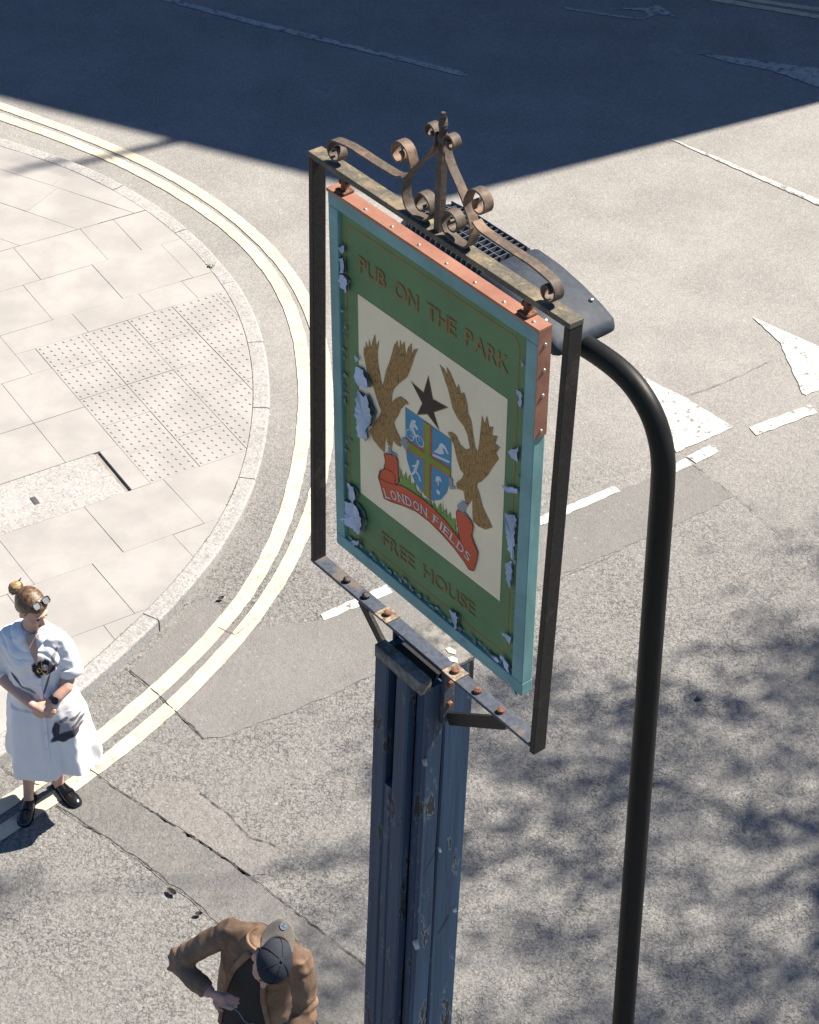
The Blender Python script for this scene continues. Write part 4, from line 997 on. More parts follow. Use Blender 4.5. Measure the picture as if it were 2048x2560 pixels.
# scuffed, flaking lower and left edges of the print
sc = MB()
for k in range(120):
    f = rr.random()
    if k < 80: x, z = OX0 + .01 + f * (OX1 - OX0 - .02), OZ0 + .004 + abs(rr.gauss(0, .008))
    elif k < 100: x, z = OX0 + .006 + abs(rr.gauss(0, .012)), OZ0 + .01 + f * 1.1
    else: x, z = OX1 - .006 - abs(rr.gauss(0, .010)), OZ0 + .01 + f * .8
    r_ = rr.uniform(.003, .011); ns = 6
    sc.poly([(x + r_ * rr.uniform(.5, 1.3) * math.cos(6.283 * q / ns), RC - .0064 - .00001 * (k % 40), z + r_ * rr.uniform(.4, 1.1) * math.sin(6.283 * q / ns)) for q in range(ns)])
o = sc.build('flaked_edge', M['bare'], pn, tri=True); o['kind'] = 'stuff'

# copper flashing on the top and down the sunny edge, with screws
m = MB(); m.box(-BW / 2 - .002, BW / 2 + .003, -.003, BD + .001, BH + .0006, BH + .003)
m.box(-BW / 2 - .002, BW / 2 + .003, -.0036, -.0016, BH - .006, BH + .0024); cf = m.build('copper_flashing', M['copper'], sb)
m = MB(); m.box(BW / 2 + .0006, BW / 2 + .0034, -.003, BD + .001, BH - .345, BH + .0002); cf2 = m.build('copper_flashing', M['copper'], sb)
for k in range(8):
    x = -.40 + k * .115
    m = MB(); m.ball((x, .012, BH + .0036), (.005, .005, .003), None, 10, 6); m.build('screw', M['zinc'], cf, smooth=True)
for z in (.05, .13, .21, .325):
    m = MB(); m.ball((BW / 2 + .0042, .02, BH - z), (.003, .006, .006), None, 10, 6); m.build('screw', M['zinc'], cf2, smooth=True)
for x in (-.392, .368):
    m = MB(); m.box(x - .02, x + .02, .004, .042, BH + .0032, BH + .012, .002); m.tube([(x, .022, BH + .010), (x, .022, BH + .040), (x + .002, .022, BH + .062)], [.010, .009, .010], 10)
    m.tube([(x - .016, .022, BH + .030), (x + .016, .022, BH + .030)], .008, 8); m.build('hanger', M['rust'], sb)

# ------------------------------------------------------------------ street lamp
t = NT('grey_lamp_paint'); n = t.noise(40, 4); n2 = t.noise(3, 4)
c = t.mix(t.ramp(n, .35, .7), (.022, .029, .040), (.032, .040, .053)); c = t.mix(t.ramp(n2, .6, .75, 0, .3), c, (.06, .066, .075))
M['lamp'] = t.done(c, t.ramp(n2, .3, .7, .55, .68), 0, .2)
t = NT('black_column_paint'); n = t.noise(60, 4); n2 = t.noise(2.5, 5, .6)
c = t.mix(t.ramp(n2, .35, .7), (.005, .0055, .006), (.010, .010, .0095)); c = t.mix(t.math('MULTIPLY', t.ramp(n, .6, .8), .4), c, (.028, .026, .024))
t.bump(n, .12, .002); M['column'] = t.done(c, t.ramp(n2, .3, .7, .42, .55), 0, .18)
U3 = Vector((math.cos(SIGN_ROT), math.sin(SIGN_ROT), 0)); N3 = Vector((math.sin(SIGN_ROT), -math.cos(SIGN_ROT), 0))
LB = Vector((1.085, 6.0, 0)); LT = Vector((.889, 6.0, 5.012))
lamp = empty('street_lamp', LB)
tag(lamp, 'black curved street lamp column with grey finned lantern behind the pub sign', 'street lamp')
pts = [LB + (LT - LB) * f for f in (0, .03, .1, .3, .5, .7, .85, .95, .985)]
rad = [.062, .060, .050, .0485, .0475, .0465, .0455, .045, .0445]
bend = spline([(0.0, 4.985), (-.008, 5.06), (-.034, 5.143), (-.085, 5.222), (-.160, 5.280), (-.250, 5.312), (-.36, 5.322), (-.50, 5.318)], 5)
pts += [LT + U3 * p.x + Vector((0, 0, p.y - 5.012)) for p in bend]
rad += [.0443 - .003 * i / len(bend) for i in range(len(bend))]
m = MB(); m.tube([p - LB for p in pts], rad, 28); m.build('column', M['column'], lamp, smooth=True)
m = MB(); m.tube([Vector((0, 0, -.02)), Vector((0, 0, .25)), Vector((0, 0, .28))], [.075, .075, .062], 20); m.build('base_sleeve', M['column'], lamp, smooth=True)
LQ = LT - LB - Vector((0, 0, 5.012))
def lp(t_, w, z): return LQ - U3 * t_ + N3 * w + Vector((0, 0, z))
def section(t_, hw, z0, z1, n=20, pw=3.2):
    out = []
    for k in range(n):
        a = 2 * math.pi * k / n; ca, sa = math.cos(a), math.sin(a)
        e_ = 2 / pw
        out.append(lp(t_, math.copysign(abs(ca) ** e_, ca) * hw, (z0 + z1) / 2 + math.copysign(abs(sa) ** e_, sa) * (z1 - z0) / 2))
    return out
m = MB()
m.rings([section(.435, .120, 5.338, 5.350, pw=6), section(.438, .138, 5.328, 5.366, pw=6), section(.455, .147, 5.322, 5.382, pw=6), section(.52, .151, 5.318, 5.412, pw=5), section(.62, .153, 5.318, 5.446, pw=4.5), section(.74, .154, 5.326, 5.470, pw=4.2), section(.86, .154, 5.336, 5.476, pw=4.2), section(.872, .148, 5.342, 5.468, pw=4.2)])
lan = m.build('lantern', M['lamp'], lamp, smooth=True)
m = MB(); m.rings([section(.86, .152, 5.345, 5.405), section(1.05, .154, 5.350, 5.408), section(1.28, .146, 5.356, 5.404), section(1.38, .105, 5.362, 5.398), section(1.41, .06, 5.368, 5.392)])
led = m.build('led_plate', simple('black_lantern_base', (.010, .010, .011), .5), lan, smooth=True)
M['fin'] = simple('lantern_fin_metal', (.11, .125, .145), .4, .2)
def hwt(t_): return .152 if t_ < 1.2 else .152 - .075 * ((t_ - 1.2) / .19) ** 2
for k in range(17):
    t_ = .895 + k * .0295; hw = hwt(t_); m = MB(); n = 12
    arc = lambda w: 5.405 + .068 * (1 - (abs(w) / hw) ** 7) * (1 - .3 * max(0, (t_ - 1.2) / .2))
    a = [lp(t_ - .0014, hw * (2 * i / n - 1), 5.400) for i in range(n + 1)] + [lp(t_ - .0014, hw * (1 - 2 * i / n), arc(hw * (1 - 2 * i / n))) for i in range(1, n)]
    b = [p - U3 * .0028 for p in a]
    va = [m.bm.verts.new(p) for p in a]; vb = [m.bm.verts.new(p) for p in b]
    m.bm.faces.new(va); m.bm.faces.new(vb[::-1])
    for i in range(len(va)): m.bm.faces.new((va[i], vb[i], vb[(i + 1) % len(va)], va[(i + 1) % len(va)]))
    m.build('cooling_fin', M['fin'], led)
for w in (-.105, -.063, -.021, .021, .063, .105):
    m = MB(); L0, L1 = .885, 1.37 - abs(w) * .5
    zt = lambda t_: 5.4045 + .068 * (1 - .3 * max(0, (t_ - 1.2) / .2))
    ts = [L0 + (L1 - L0) * i / 12 for i in range(13)]
    rr_ = [[lp(t_, w - .0012, 5.39), lp(t_, w + .0012, 5.39), lp(t_, w + .0012, zt(t_)), lp(t_, w - .0012, zt(t_))] for t_ in ts]
    m.rings(rr_); m.build('cooling_fin', M['fin'], led)
for t_, w in ((.54, -.11), (.54, .11)):
    m = MB(); m.ball(lp(t_, w, 5.420), (.010, .010, .006), None, 12, 8); m.build('screw', M['zinc'], lan, smooth=True)
m = MB(); m.tube([lp(.46, 0, 5.316), lp(.70, 0, 5.320)], [.052, .056], 20); m.build('spigot', M['column'], lan, smooth=True)

# ------------------------------------------------------------------ small things lying on the road
m = MB(); m.ball((0, 0, .014), (.022, .018, .015), None, 12, 8)
o = m.build('pebble', simple('dark_stone', (.06, .06, .065), .8), None, smooth=True); o.location = (1.913, 10.168, .0)
tag(o, 'small dark round stone lying on the dappled road', 'stone')
def leaf(x, y, rz_, L, name, label):
    m = MB(); P = []
    for i in range(7):
        f = i / 6; w = math.sin(f * math.pi) ** .8 * L * .28; z = .004 + .018 * (abs(f - .5) * 2) ** 2
        P.append([(f * L - L / 2, -w - .001, z + .012 * w / L * 4), (f * L - L / 2, 0, z), (f * L - L / 2, w + .001, z + .014 * w / L * 4)])
    m.rings(P, cap=False, closed=False); o = m.build(name, simple('dry_leaf', (.045, .032, .022), .8, var=.3, scale=60)); o.location = (x, y, .004); o.rotation_euler = (0, 0, rz_)
    tag(o, label, 'leaf')
leaf(-1.319, 8.384, -.7, .075, 'dry_leaf', 'dark dry leaf lying beside the crack above the man in the cap')
leaf(-1.261, 11.005, .5, .05, 'dry_leaf', 'dark scrap of leaf in the gutter between kerb and yellow lines')
leaf(-1.147, 8.224, .2, .05, 'dry_leaf', 'small dark curled leaf just above the brown jacket')

# ------------------------------------------------------------------ people
def skin(name, col):
    t = NT(name); n = t.noise(60, 4); n2 = t.noise(14, 3)
    c = t.mix(t.ramp(n2, .35, .7), tuple(x * .9 for x in col), (min(1, col[0] * 1.08), col[1] * .96, col[2] * .93)); c = t.mix(t.ramp(n, .55, .75, 0, .25), c, tuple(x * .75 for x in col))
    try: t.b.inputs['Subsurface Weight'].default_value = .08; t.b.inputs['Subsurface Radius'].default_value = (.012, .005, .003)
    except Exception: pass
    return t.done(c, .55, 0, .4)
M['skin_w'] = skin('fair_skin', (.52, .33, .25)); M['skin_m'] = skin('man_skin', (.46, .28, .215))
t = NT('brown_hair'); n = t.noise(1.0, 5, .6, co=t.scaled((70, 70, 16))); c = t.mix(t.ramp(n, .35, .68), (.035, .018, .009), (.17, .098, .045)); t.bump(n, .5, .006); M['hair'] = t.done(c, .45, 0, .5)
t = NT('blond_bun_hair'); n = t.noise(1.0, 4, .6, co=t.scaled((18, 18, 75))); c = t.mix(t.ramp(n, .4, .6), (.05, .026, .012), (.34, .22, .09)); t.bump(n, .5, .006); M['bunhair'] = t.done(c, .45, 0, .5)
M['black_gloss'] = simple('black_patent_leather', (.006, .006, .007), .16, var=.2, spec=.6)
M['silver'] = simple('silver_metal', (.6, .6, .6), .25, 1.0)
M['blackpl'] = simple('black_plastic', (.012, .012, .013), .35)
M['lens'] = simple('spectacle_lens', (.16, .17, .18), .08)

def hand(mb, wrist, tip, back, side, curl=.6, size=1.0, spread=1.0, thumb=1):
    """palm and five bent fingers; wrist->tip is the hand's direction, back the outward normal of its back"""
    w = Vector(wrist); d = (Vector(tip) - w).normalized(); b = Vector(back); b = (b - d * b.dot(d)).normalized(); s = d.cross(b)
    if side < 0: s = -s
    mb.tube([w - d * .02, w + d * .02 * size, w + d * .05 * size, w + d * .085 * size], [.024 * size, .028 * size, .035 * size, .033 * size], 12, flat=.62 if abs(b.z) > .5 else 1.0)
    for i, (off, L) in enumerate(((-.030, .066), (-.010, .076), (.011, .071), (.030, .054))):
        p = w + d * .082 * size + s * off * size * spread
        a1 = d * math.cos(curl * .5) - b * math.sin(curl * .5); a2 = d * math.cos(curl * 1.5) - b * math.sin(curl * 1.5); a3 = d * math.cos(curl * 2.3) - b * math.sin(curl * 2.3)
        q1 = p + a1 * L * .45 * size; q2 = q1 + a2 * L * .33 * size; q3 = q2 + a3 * L * .26 * size
        mb.tube([p - d * .02 * size, p, q1, q2, q3], [.0095 * size, .0095 * size, .0088 * size, .008 * size, .0055 * size], 8)
    p = w + d * .028 * size - s * .026 * size * thumb; q = p + (d * .6 - s * .55 * thumb - b * .35) * .042 * size; r_ = q + (d * .9 - s * .1 * thumb - b * .4) * .034 * size
    mb.tube([p, q, r_], [.0125 * size, .0105 * size, .007 * size], 8)

def head_shape(mb, c, f, up_, k=1.0):
    c = Vector(c); f = Vector(f).normalized(); up_ = Vector(up_); up_ = (up_ - f * up_.dot(f)).normalized(); l = f.cross(up_)
    mt = Matrix((l, f, up_)).transposed()
    P = lambda a, b, z: c + l * a * k + f * b * k + up_ * z * k
    mb.ball(P(0, -.012, .022), (.074 * k, .094 * k, .090 * k), mt, 20, 14)             # skull
    mb.ball(P(0, .028, -.030), (.062 * k, .060 * k, .072 * k), mt, 18, 12)              # face
    mb.ball(P(0, .050, -.088), (.036 * k, .036 * k, .030 * k), mt, 14, 10)              # chin
    mb.ball(P(.040, .052, -.035), (.022 * k, .024 * k, .024 * k), mt, 12, 8); mb.ball(P(-.040, .052, -.035), (.022 * k, .024 * k, .024 * k), mt, 12, 8)
    mb.tube([P(0, .078, .012), P(0, .098, -.022), P(0, .106, -.036), P(0, .088, -.046)], [.010 * k, .012 * k, .014 * k, .012 * k], 10)   # nose
    mb.ball(P(0, .082, -.066), (.024 * k, .011 * k, .008 * k), mt, 12, 8)              # mouth
    mb.tube([P(-.045, .076, .022), P(0, .088, .026), P(.045, .076, .022)], [.009 * k, .010 * k, .009 * k], 8)                                   # brow
    for s in (1, -1): mb.ball(P(s * .074, -.008, -.012), (.010 * k, .020 * k, .031 * k), mt, 12, 8)
    return P, mt

# --- the woman ---------------------------------------------------------------
WO = Vector((-2.13, 9.08, 0))
wo = empty('person', WO)
tag(wo, 'person in a white printed shirt dress and black loafers standing on the yellow lines', 'person')
HC = (.022, .0, 1.572); HF = Vector((.74, -.60, -.30)); HU = Vector((.10, -.10, 1))
b = MB()
P, mt = head_shape(b, HC, HF, HU, .98)
b.tube([(.0, .01, 1.36), (.005, .005, 1.42), (.015, .0, 1.50), (.02, 0, 1.54)], [.072, .056, .050, .050], 16)
b.ball((.01, -.02, 1.36), (.10, .06, .05), None, 16, 10)
EL, ER = Vector((-.228, -.020, 1.10)), Vector((.205, -.025, 1.135))
for sh_, el in (((-.150, .01, 1.33), EL), ((.150, .01, 1.33), ER)):
    b.tube([sh_, Vector(sh_).lerp(el, .5), el], [.030, .038, .040], 14)
HL = Vector((.005, -.185, .992)); HRr = Vector((.105, -.180, 1.004))
b.tube([EL, EL.lerp(HL, .3), EL.lerp(HL, .7), HL], [.041, .041, .033, .026], 14)
mid = Vector((.188, -.105, 1.065))
b.tube([ER, mid, ER.lerp(HRr, .75) + Vector((.015, -.01, 0)), HRr], [.041, .040, .032, .026], 14)
hand(b, HL, HL + Vector((.9, -.25, -.30)), (.25, -.95, .25), 1, .35, .93)
hand(b, HRr, HRr + Vector((-.72, -.25, -.62)), (.05, -.95, .35), -1, .55, .93, thumb=1)
for ank, kn in (((-.128, -.018, .07), (-.085, -.01, .50)), ((.035, .118, .07), (.085, .05, .50))):
    a, k_ = Vector(ank), Vector(kn)
    b.tube([a - Vector((0, 0, .05)), a, a.lerp(k_, .25), a.lerp(k_, .62) + Vector((0, .012, 0)), k_, k_ + Vector((0, 0, .15))], [.033, .031, .036, .054, .056, .066], 14)
remeshed(b, 'body', M['skin_w'], wo, .0065, 5)

# dress
def dress_ring(z):
    key = [(1.445, .058, .054, .012, 0), (1.425, .112, .074, .006, .005), (1.395, .176, .094, .0, .005), (1.34, .205, .112, 0, 0), (1.25, .198, .128, 0, -.005), (1.15, .190, .130, .004, -.005), (1.06, .185, .130, .012, -.005), (.98, .200, .142, .022, -.005), (.85, .226, .163, .034, -.01), (.70, .248, .182, .046, -.012), (.55, .266, .198, .054, -.012), (.405, .276, .210, .058, -.012)]
    for a, c_ in zip(key, key[1:]):
        if a[0] >= z >= c_[0]:
            f = (a[0] - z) / (a[0] - c_[0]); return [a[i] + (c_[i] - a[i]) * f for i in range(1, 5)]
    return list(key[-1][1:])
def dress_pt(z, th, fold=True):
    rx, ry, cx, cy = dress_ring(z)
    am = .085 * sstep(1.12, .45, z) if fold else 0
    r_ = 1 + am * (math.sin(8 * th + 1.3 + (1.0 - z) * .8) * .6 + math.sin(5 * th + .4) * .5 + math.sin(13 * th + 2 * z) * .22)
    dth = (th - math.radians(-72) + math.pi) % (2 * math.pi) - math.pi
    r_ -= .16 * sstep(1.0, .5, z) * math.exp(-(dth / .085) ** 2) if fold else 0
    return Vector((cx + rx * r_ * math.cos(th), cy + ry * r_ * math.sin(th), z))
d = MB(); ZS = [1.445, 1.425, 1.395, 1.34, 1.25, 1.15, 1.06, .98, .9, .82, .74, .66, .58, .5, .405]
NT_ = 72; rr_ = []
for z in ZS:
    rr_.append([dress_pt(z, 2 * math.pi * k / NT_) + (Vector((0, 0, -.028 * math.sin(3 * 2 * math.pi * k / NT_ + 2.0) - (.03 if z < .45 else 0) * 0)) if z < .44 else Vector()) for k in range(NT_)])
d.rings(rr_)
for sh_, el, sd in (((-.140, .008, 1.355), EL, -1), ((.140, .008, 1.355), ER, 1)):
    e2 = Vector(el) + Vector((sd * .006, -.002, -.012))
    d.tube([sh_, Vector(sh_).lerp(e2, .3) + Vector((sd * .012, 0, .004)), Vector(sh_).lerp(e2, .65) + Vector((sd * .012, 0, 0)), e2], [.064, .069, .070, .071], 20)
def wr(co, n):
    a = mnoise.noise((co.x * 7, co.y * 7, co.z * 5)) * .018 + mnoise.noise((co.x * 17 + 3, co.y * 17, co.z * 11)) * .010 + abs(mnoise.noise((co.x * 9 + co.z * 6, co.y * 9, co.z * 5 - co.x * 4))) * -.012
    a += -.020 * max(0, abs(math.sin(co.z * 31 + co.x * 24 + mnoise.noise(co * 6) * 4)) - .78) * (1 if co.z > .98 else 0)
    if co.z < .9: a = a * .5 + mnoise.noise((co.x * 12, co.y * 12, co.z * 1.2)) * .016
    return co + n * a
t = NT('white_cotton_print')
X, Y, Z = t.sep()
def blob(cx, cz, rx, rz, ang=0.0, nz=.35, sc_=26, lo=.75, hi=1.05):
    dx = t.math('SUBTRACT', X, cx); dz = t.math('SUBTRACT', Z, cz); ca, sa = math.cos(ang), math.sin(ang)
    u_ = t.math('DIVIDE', t.math('ADD', t.math('MULTIPLY', dx, ca), t.math('MULTIPLY', dz, sa)), rx)
    v_ = t.math('DIVIDE', t.math('SUBTRACT', t.math('MULTIPLY', dz, ca), t.math('MULTIPLY', dx, sa)), rz)
    r2 = t.math('SQRT', t.math('ADD', t.math('MULTIPLY', u_, u_), t.math('MULTIPLY', v_, v_)))
    r2 = t.math('ADD', r2, t.math('MULTIPLY', t.math('SUBTRACT', t.noise(sc_, 3, .5), .5), nz * 2))
    return t.ramp(r2, hi, lo)
fr_ = t.ramp(Y, .0, -.03)
w_ = (.76, .745, .72)
col = t.mix(t.ramp(t.noise(4, 3), .3, .7), (.72, .705, .685), w_)
def ink(col, m_, c_, k=1.0): return t.mix(t.math('MULTIPLY', t.math('MULTIPLY', m_, fr_), k), col, c_)
col = ink(col, blob(.080, 1.235, .074, .056, -.15, .45, 30), (.018, .016, .020))
col = ink(col, blob(.040, 1.215, .034, .058, .2, .4, 34), (.03, .026, .03))
col = ink(col, blob(.082, 1.235, .022, .022, 0, .3, 40), (.38, .36, .36), .8)
col = ink(col, blob(.125, 1.27, .012, .085, -.35, .35, 30), (.16, .15, .17), .75)
col = ink(col, blob(.085, 1.11, .008, .085, -.30, .3, 24), (.05, .05, .06), .85)
col = ink(col, blob(-.085, 1.13, .010, .075, .55, .25, 24), (.04, .04, .05), .9)
col = ink(col, blob(-.02, 1.065, .012, .055, 1.0, .25, 24), (.05, .05, .06), .7)
col = ink(col, blob(.175, .80, .082, .080, .2, .25, 14, .6, 1.15), (.24, .235, .26), .85)
col = ink(col, blob(.170, .735, .095, .036, .25, .35, 22), (.045, .043, .055))
col = ink(col, blob(.118, .785, .024, .066, -.1, .35, 24), (.05, .048, .06))
col = ink(col, blob(.235, .79, .038, .016, .25, .35, 30), (.05, .048, .06), .9)
col = ink(col, blob(.220, .835, .030, .013, -.3, .35, 30), (.06, .055, .07), .9)
col = ink(col, blob(.165, .85, .030, .014, .3, .35, 30), (.09, .085, .10), .9)
t.bump(t.noise(220, 2), .08, .002); M['dress'] = t.done(col, .8, 0, .25)
remeshed(d, 'dress', M['dress'], wo, .0075, 2, wr)
# sleeve turn-ups and collar
for el, sd, sh_ in ((EL, -1, Vector((-.150, .008, 1.385))), (ER, 1, Vector((.150, .008, 1.385)))):
    T = (Vector(el) - sh_).normalized(); e2 = Vector(el) + Vector((sd * .006, -.002, -.012))
    m = MB(); m.tube([e2 - T * .052, e2 - T * .045, e2 + T * .006, e2 + T * .008], [.070, .0735, .0735, .069], 24, flat=1.0); m.build('sleeve_cuff', M['dress'], wo, smooth=True)
for sd in (-1, 1):
    m = MB()
    rowsP = []
    for k in range(7):
        f = k / 6; a = math.radians(-90 + sd * (18 + 150 * f)); r0 = .058; r1 = r0 + .050 - .015 * f + (.022 if k == 0 else 0)
        c0 = Vector((.012 + .0, .002, 0))
        pin = c0 + Vector((math.cos(a) * r0, math.sin(a) * r0 * .95, 1.458 - .028 * (1 - f)))
        pmid = c0 + Vector((math.cos(a) * (r0 + .008), math.sin(a) * (r0 + .008), 1.470 - .030 * (1 - f)))
        po = c0 + Vector((math.cos(a) * r1 * 1.05, math.sin(a) * r1, 1.428 - .035 * (1 - f) ** 2 - .006))
        rowsP.append([pin, pmid, po])
    m.rings(rowsP, cap=False, closed=False); o = m.build('collar', M['dress'], wo, smooth=True)
    md = o.modifiers.new('s', 'SOLIDIFY'); md.thickness = .003
# open neck
m = MB(); rowsP = []
for k in range(8):
    f = k / 7; z = 1.435 - .17 * f; hw = .036 * (1 - f) + .003; cx = .02 + .022 * f
    rx, ry, ccx, ccy = dress_ring(z)
    yy = lambda x: ccy - ry * math.sqrt(max(0, 1 - ((x - ccx) / rx) ** 2)) - .010
    rowsP.append([(cx - hw, yy(cx - hw), z), (cx - hw * .3, yy(cx) + .002, z), (cx + hw * .3, yy(cx) + .002, z), (cx + hw, yy(cx + hw), z)])
m.rings(rowsP, cap=False, closed=False); m.build('open_neckline', M['skin_w'], wo, smooth=True)
# button placket down the front
m = MB(); rowsP = []
for k in range(22):
    z = 1.265 - .83 * k / 21; rx, ry, ccx, ccy = dress_ring(z); cx = .042 + .03 * k / 21
    y0 = ccy - ry * math.sqrt(max(0, 1 - ((cx - ccx) / rx) ** 2)) - .006 - .010 * sstep(1.0, .5, z)
    rowsP.append([(cx - .011, y0 + .006, z), (cx - .010, y0, z), (cx + .010, y0, z), (cx + .011, y0 + .006, z)])
m.rings(rowsP, cap=False, closed=False); pk = m.build('button_placket', M['dress'], wo, smooth=False)
for k in range(6):
    z = 1.22 - .11 * k; rx, ry, ccx, ccy = dress_ring(z); cx = .042 + .03 * (1.265 - z) / .83
    m = MB(); m.ball((cx, ccy - ry * math.sqrt(max(0, 1 - ((cx - ccx) / rx) ** 2)) - .008 - .010 * sstep(1.0, .5, z), z), (.005, .002, .005), None, 10, 6); m.build('button', simple('pearl_button', (.55, .55, .55), .3), pk, smooth=True)
# hair and bun
h = MB()
h.ball(P(0, -.030, .042), (.081, .092, .086), mt, 20, 14); h.ball(P(0, .022, .072), (.066, .062, .046), mt, 18, 12); h.ball(P(0, -.058, -.010), (.066, .058, .066), mt, 18, 12)
for k in range(26):
    a = -1.2 + 2.4 * k / 25; q0 = P(.070 * math.sin(a), .055 * math.cos(a) + .012, .075 - .012 * abs(a)); q1 = P(.082 * math.sin(a), -.03, .125 - .05 * abs(a)); q2 = P(.03 * math.sin(a), -.118, .062)
    h.tube([q0, q1, q2], [.005, .007, .006], 6)
remeshed(h, 'hair', M['hair'], wo, .0055, 2)
h = MB()
for k in range(40):
    a = 2 * math.pi * k / 10; r_ = .028 - .018 * k / 40
    pass
bc = P(0, -.150, .040)
ax = (P(0, -1, .45) - P(0, 0, 0)).normalized(); e1 = ax.orthogonal().normalized(); e2 = ax.cross(e1)
for ring_i, (rr0, hh) in enumerate(((.030, -.016), (.033, 0), (.026, .016), (.013, .026))):
    h.tube([bc + ax * hh + (e1 * math.cos(a) + e2 * math.sin(a)) * rr0 for a in [2 * math.pi * k / 20 for k in range(21)]], .0135, 8)
h.ball(bc, .026, None, 12, 8)
h.tube([bc, bc + Vector((.02, .02, .035)), bc + Vector((.035, .02, .062))], [.012, .008, .003], 6)
remeshed(h, 'hair_bun', M['bunhair'], wo, .005, 1)
# spectacles pushed up on the head
def spectacles(parent, c0, l, fwd, upv, w=.046, hh=.036):
    g_ = MB(); ln = []
    for s in (1, -1):
        cc = c0 + l * s * .034
        ring = [cc + l * a * w / 2 + upv * b_ * hh / 2 for a, b_ in ((-.75, 1), (.75, 1), (1, .75), (1, -.6), (.6, -1), (-.6, -1), (-1, -.6), (-1, .75))]
        g_.tube(ring + [ring[0]], .0032, 8)
        ln.append(ring)
        g_.tube([cc + l * s * w / 2 + upv * .008, cc + l * s * (w / 2 + .010) - fwd * .012 + upv * .006, cc + l * s * (w / 2 + .012) - fwd * .12 - upv * .012], [.0035, .0032, .0028], 8)
    g_.tube([c0 - l * .012 + upv * .006, c0 + upv * .010, c0 + l * .012 + upv * .006], .003, 8)
    o = g_.build('spectacles', M['blackpl'], parent, smooth=True)
    for r_ in ln:
        m = MB(); m.poly([p - fwd * .001 for p in r_]); m.build('lens', M['lens'], o)
f_ = HF.normalized(); u_ = (HU - f_ * HU.dot(f_)).normalized(); l_ = f_.cross(u_)
gu = (u_ * .45 - f_ * .89).normalized(); gf = (u_ * .89 + f_ * .45).normalized()
spectacles(wo, P(0, .058, .118), l_, gf, gu)
for s in (1, -1):
    m = MB(); m.ball(P(s * .030, .083, .003), (.010, .005, .0045), mt, 10, 6); m.build('eye', M['blackpl'], wo, smooth=True)
m = MB(); m.ball(P(0, .090, -.067), (.022, .006, .006), mt, 12, 6); m.build('lips', simple('lip', (.32, .11, .09), .5), wo, smooth=True)
# watch
wc = ER.lerp(HRr, .86) + Vector((.006, -.006, .002)); wd = (HRr - mid).normalized()
m = MB(); m.tube([wc - wd * .014, wc + wd * .014], .0315, 20); wt = m.build('wrist_watch', M['blackpl'], wo, smooth=False)
nn = Vector((.25, -.80, .55)).normalized(); nn = (nn - wd * nn.dot(wd)).normalized()
m = MB(); m.tube([wc + nn * .026, wc + nn * .039], .021, 20); m.build('dial', M['black_gloss'], wt)
# round gold-rimmed sunglasses hooked at the chest
rx, ry, ccx, ccy = dress_ring(1.23)
m = MB(); cc = Vector((.086, ccy - ry - .012, 1.230)); m.tube([cc + Vector((.016 * math.cos(a), -.002, .018 * math.sin(a))) for a in [2 * math.pi * k / 20 for k in range(21)]], .0016, 6)
cc2 = cc + Vector((-.032, .0, .004)); m.tube([cc2 + Vector((.012 * math.cos(a), -.002, .017 * math.sin(a))) for a in [2 * math.pi * k / 20 for k in range(21)]], .0015, 6)
m.tube([cc + Vector((-.004, -.004, .018)), cc + Vector((-.014, -.006, .05)), cc + Vector((-.012, .004, .085))], .0014, 6)
m.build('gold_rimmed_sunglasses', simple('gold_wire', (.5, .33, .12), .3, .9), wo)
# loafers
def loafer(c0, dirx, parent):
    d_ = Vector((dirx[0], dirx[1], 0)).normalized(); s_ = Vector((-d_.y, d_.x, 0)); c0 = Vector((c0[0], c0[1], 0))
    prof = [(-.125, .026, .052), (-.115, .032, .060), (-.07, .034, .062), (-.03, .037, .060), (.02, .043, .058), (.07, .047, .050), (.105, .042, .040), (.128, .028, .030), (.136, .012, .022)]
    m = MB(); rr_ = []
    for x, hw, hz in prof:
        ring = []
        for k in range(14):
            a = 2 * math.pi * k / 14; yy_ = math.cos(a) * hw; zz = hz * .5 + math.sin(a) * hz * .5
            if math.sin(a) < -.3: zz = 0.012
            ring.append(c0 + d_ * x + s_ * yy_ + Vector((0, 0, zz)))
        rr_.append(ring)
    m.rings(rr_); o = m.build('loafer', M['black_gloss'], parent, smooth=True)
    m = MB(); m.rings([[c0 + d_ * x + s_ * (math.copysign(1, q) * (hw + .003)) * abs(q) + Vector((0, 0, z)) for q, z in ((-1, .001), (1, .001), (1, .014), (-1, .014))] for x, hw, hz in prof]); m.build('sole', M['blackpl'], o)
    m = MB(); m.tube([c0 + d_ * .032 + s_ * y_ + Vector((0, 0, .058 - 11 * y_ * y_)) for y_ in (-.034, -.02, 0, .02, .034)], .0042, 8); m.build('snaffle', M['silver'], o, smooth=True)
    m = MB(); m.rings([[c0 + d_ * (.010 + q) + s_ * y_ + Vector((0, 0, .061 - 11 * y_ * y_ + dz)) for q, dz in ((0, 0), (.03, -.003), (.03, .002), (0, .004))] for y_ in (-.038, -.02, 0, .02, .038)]); m.build('saddle_strap', M['black_gloss'], o)
loafer((-.128, -.075), (-.05, -1), wo)
loafer((.085, .068), (.66, -.75), wo)

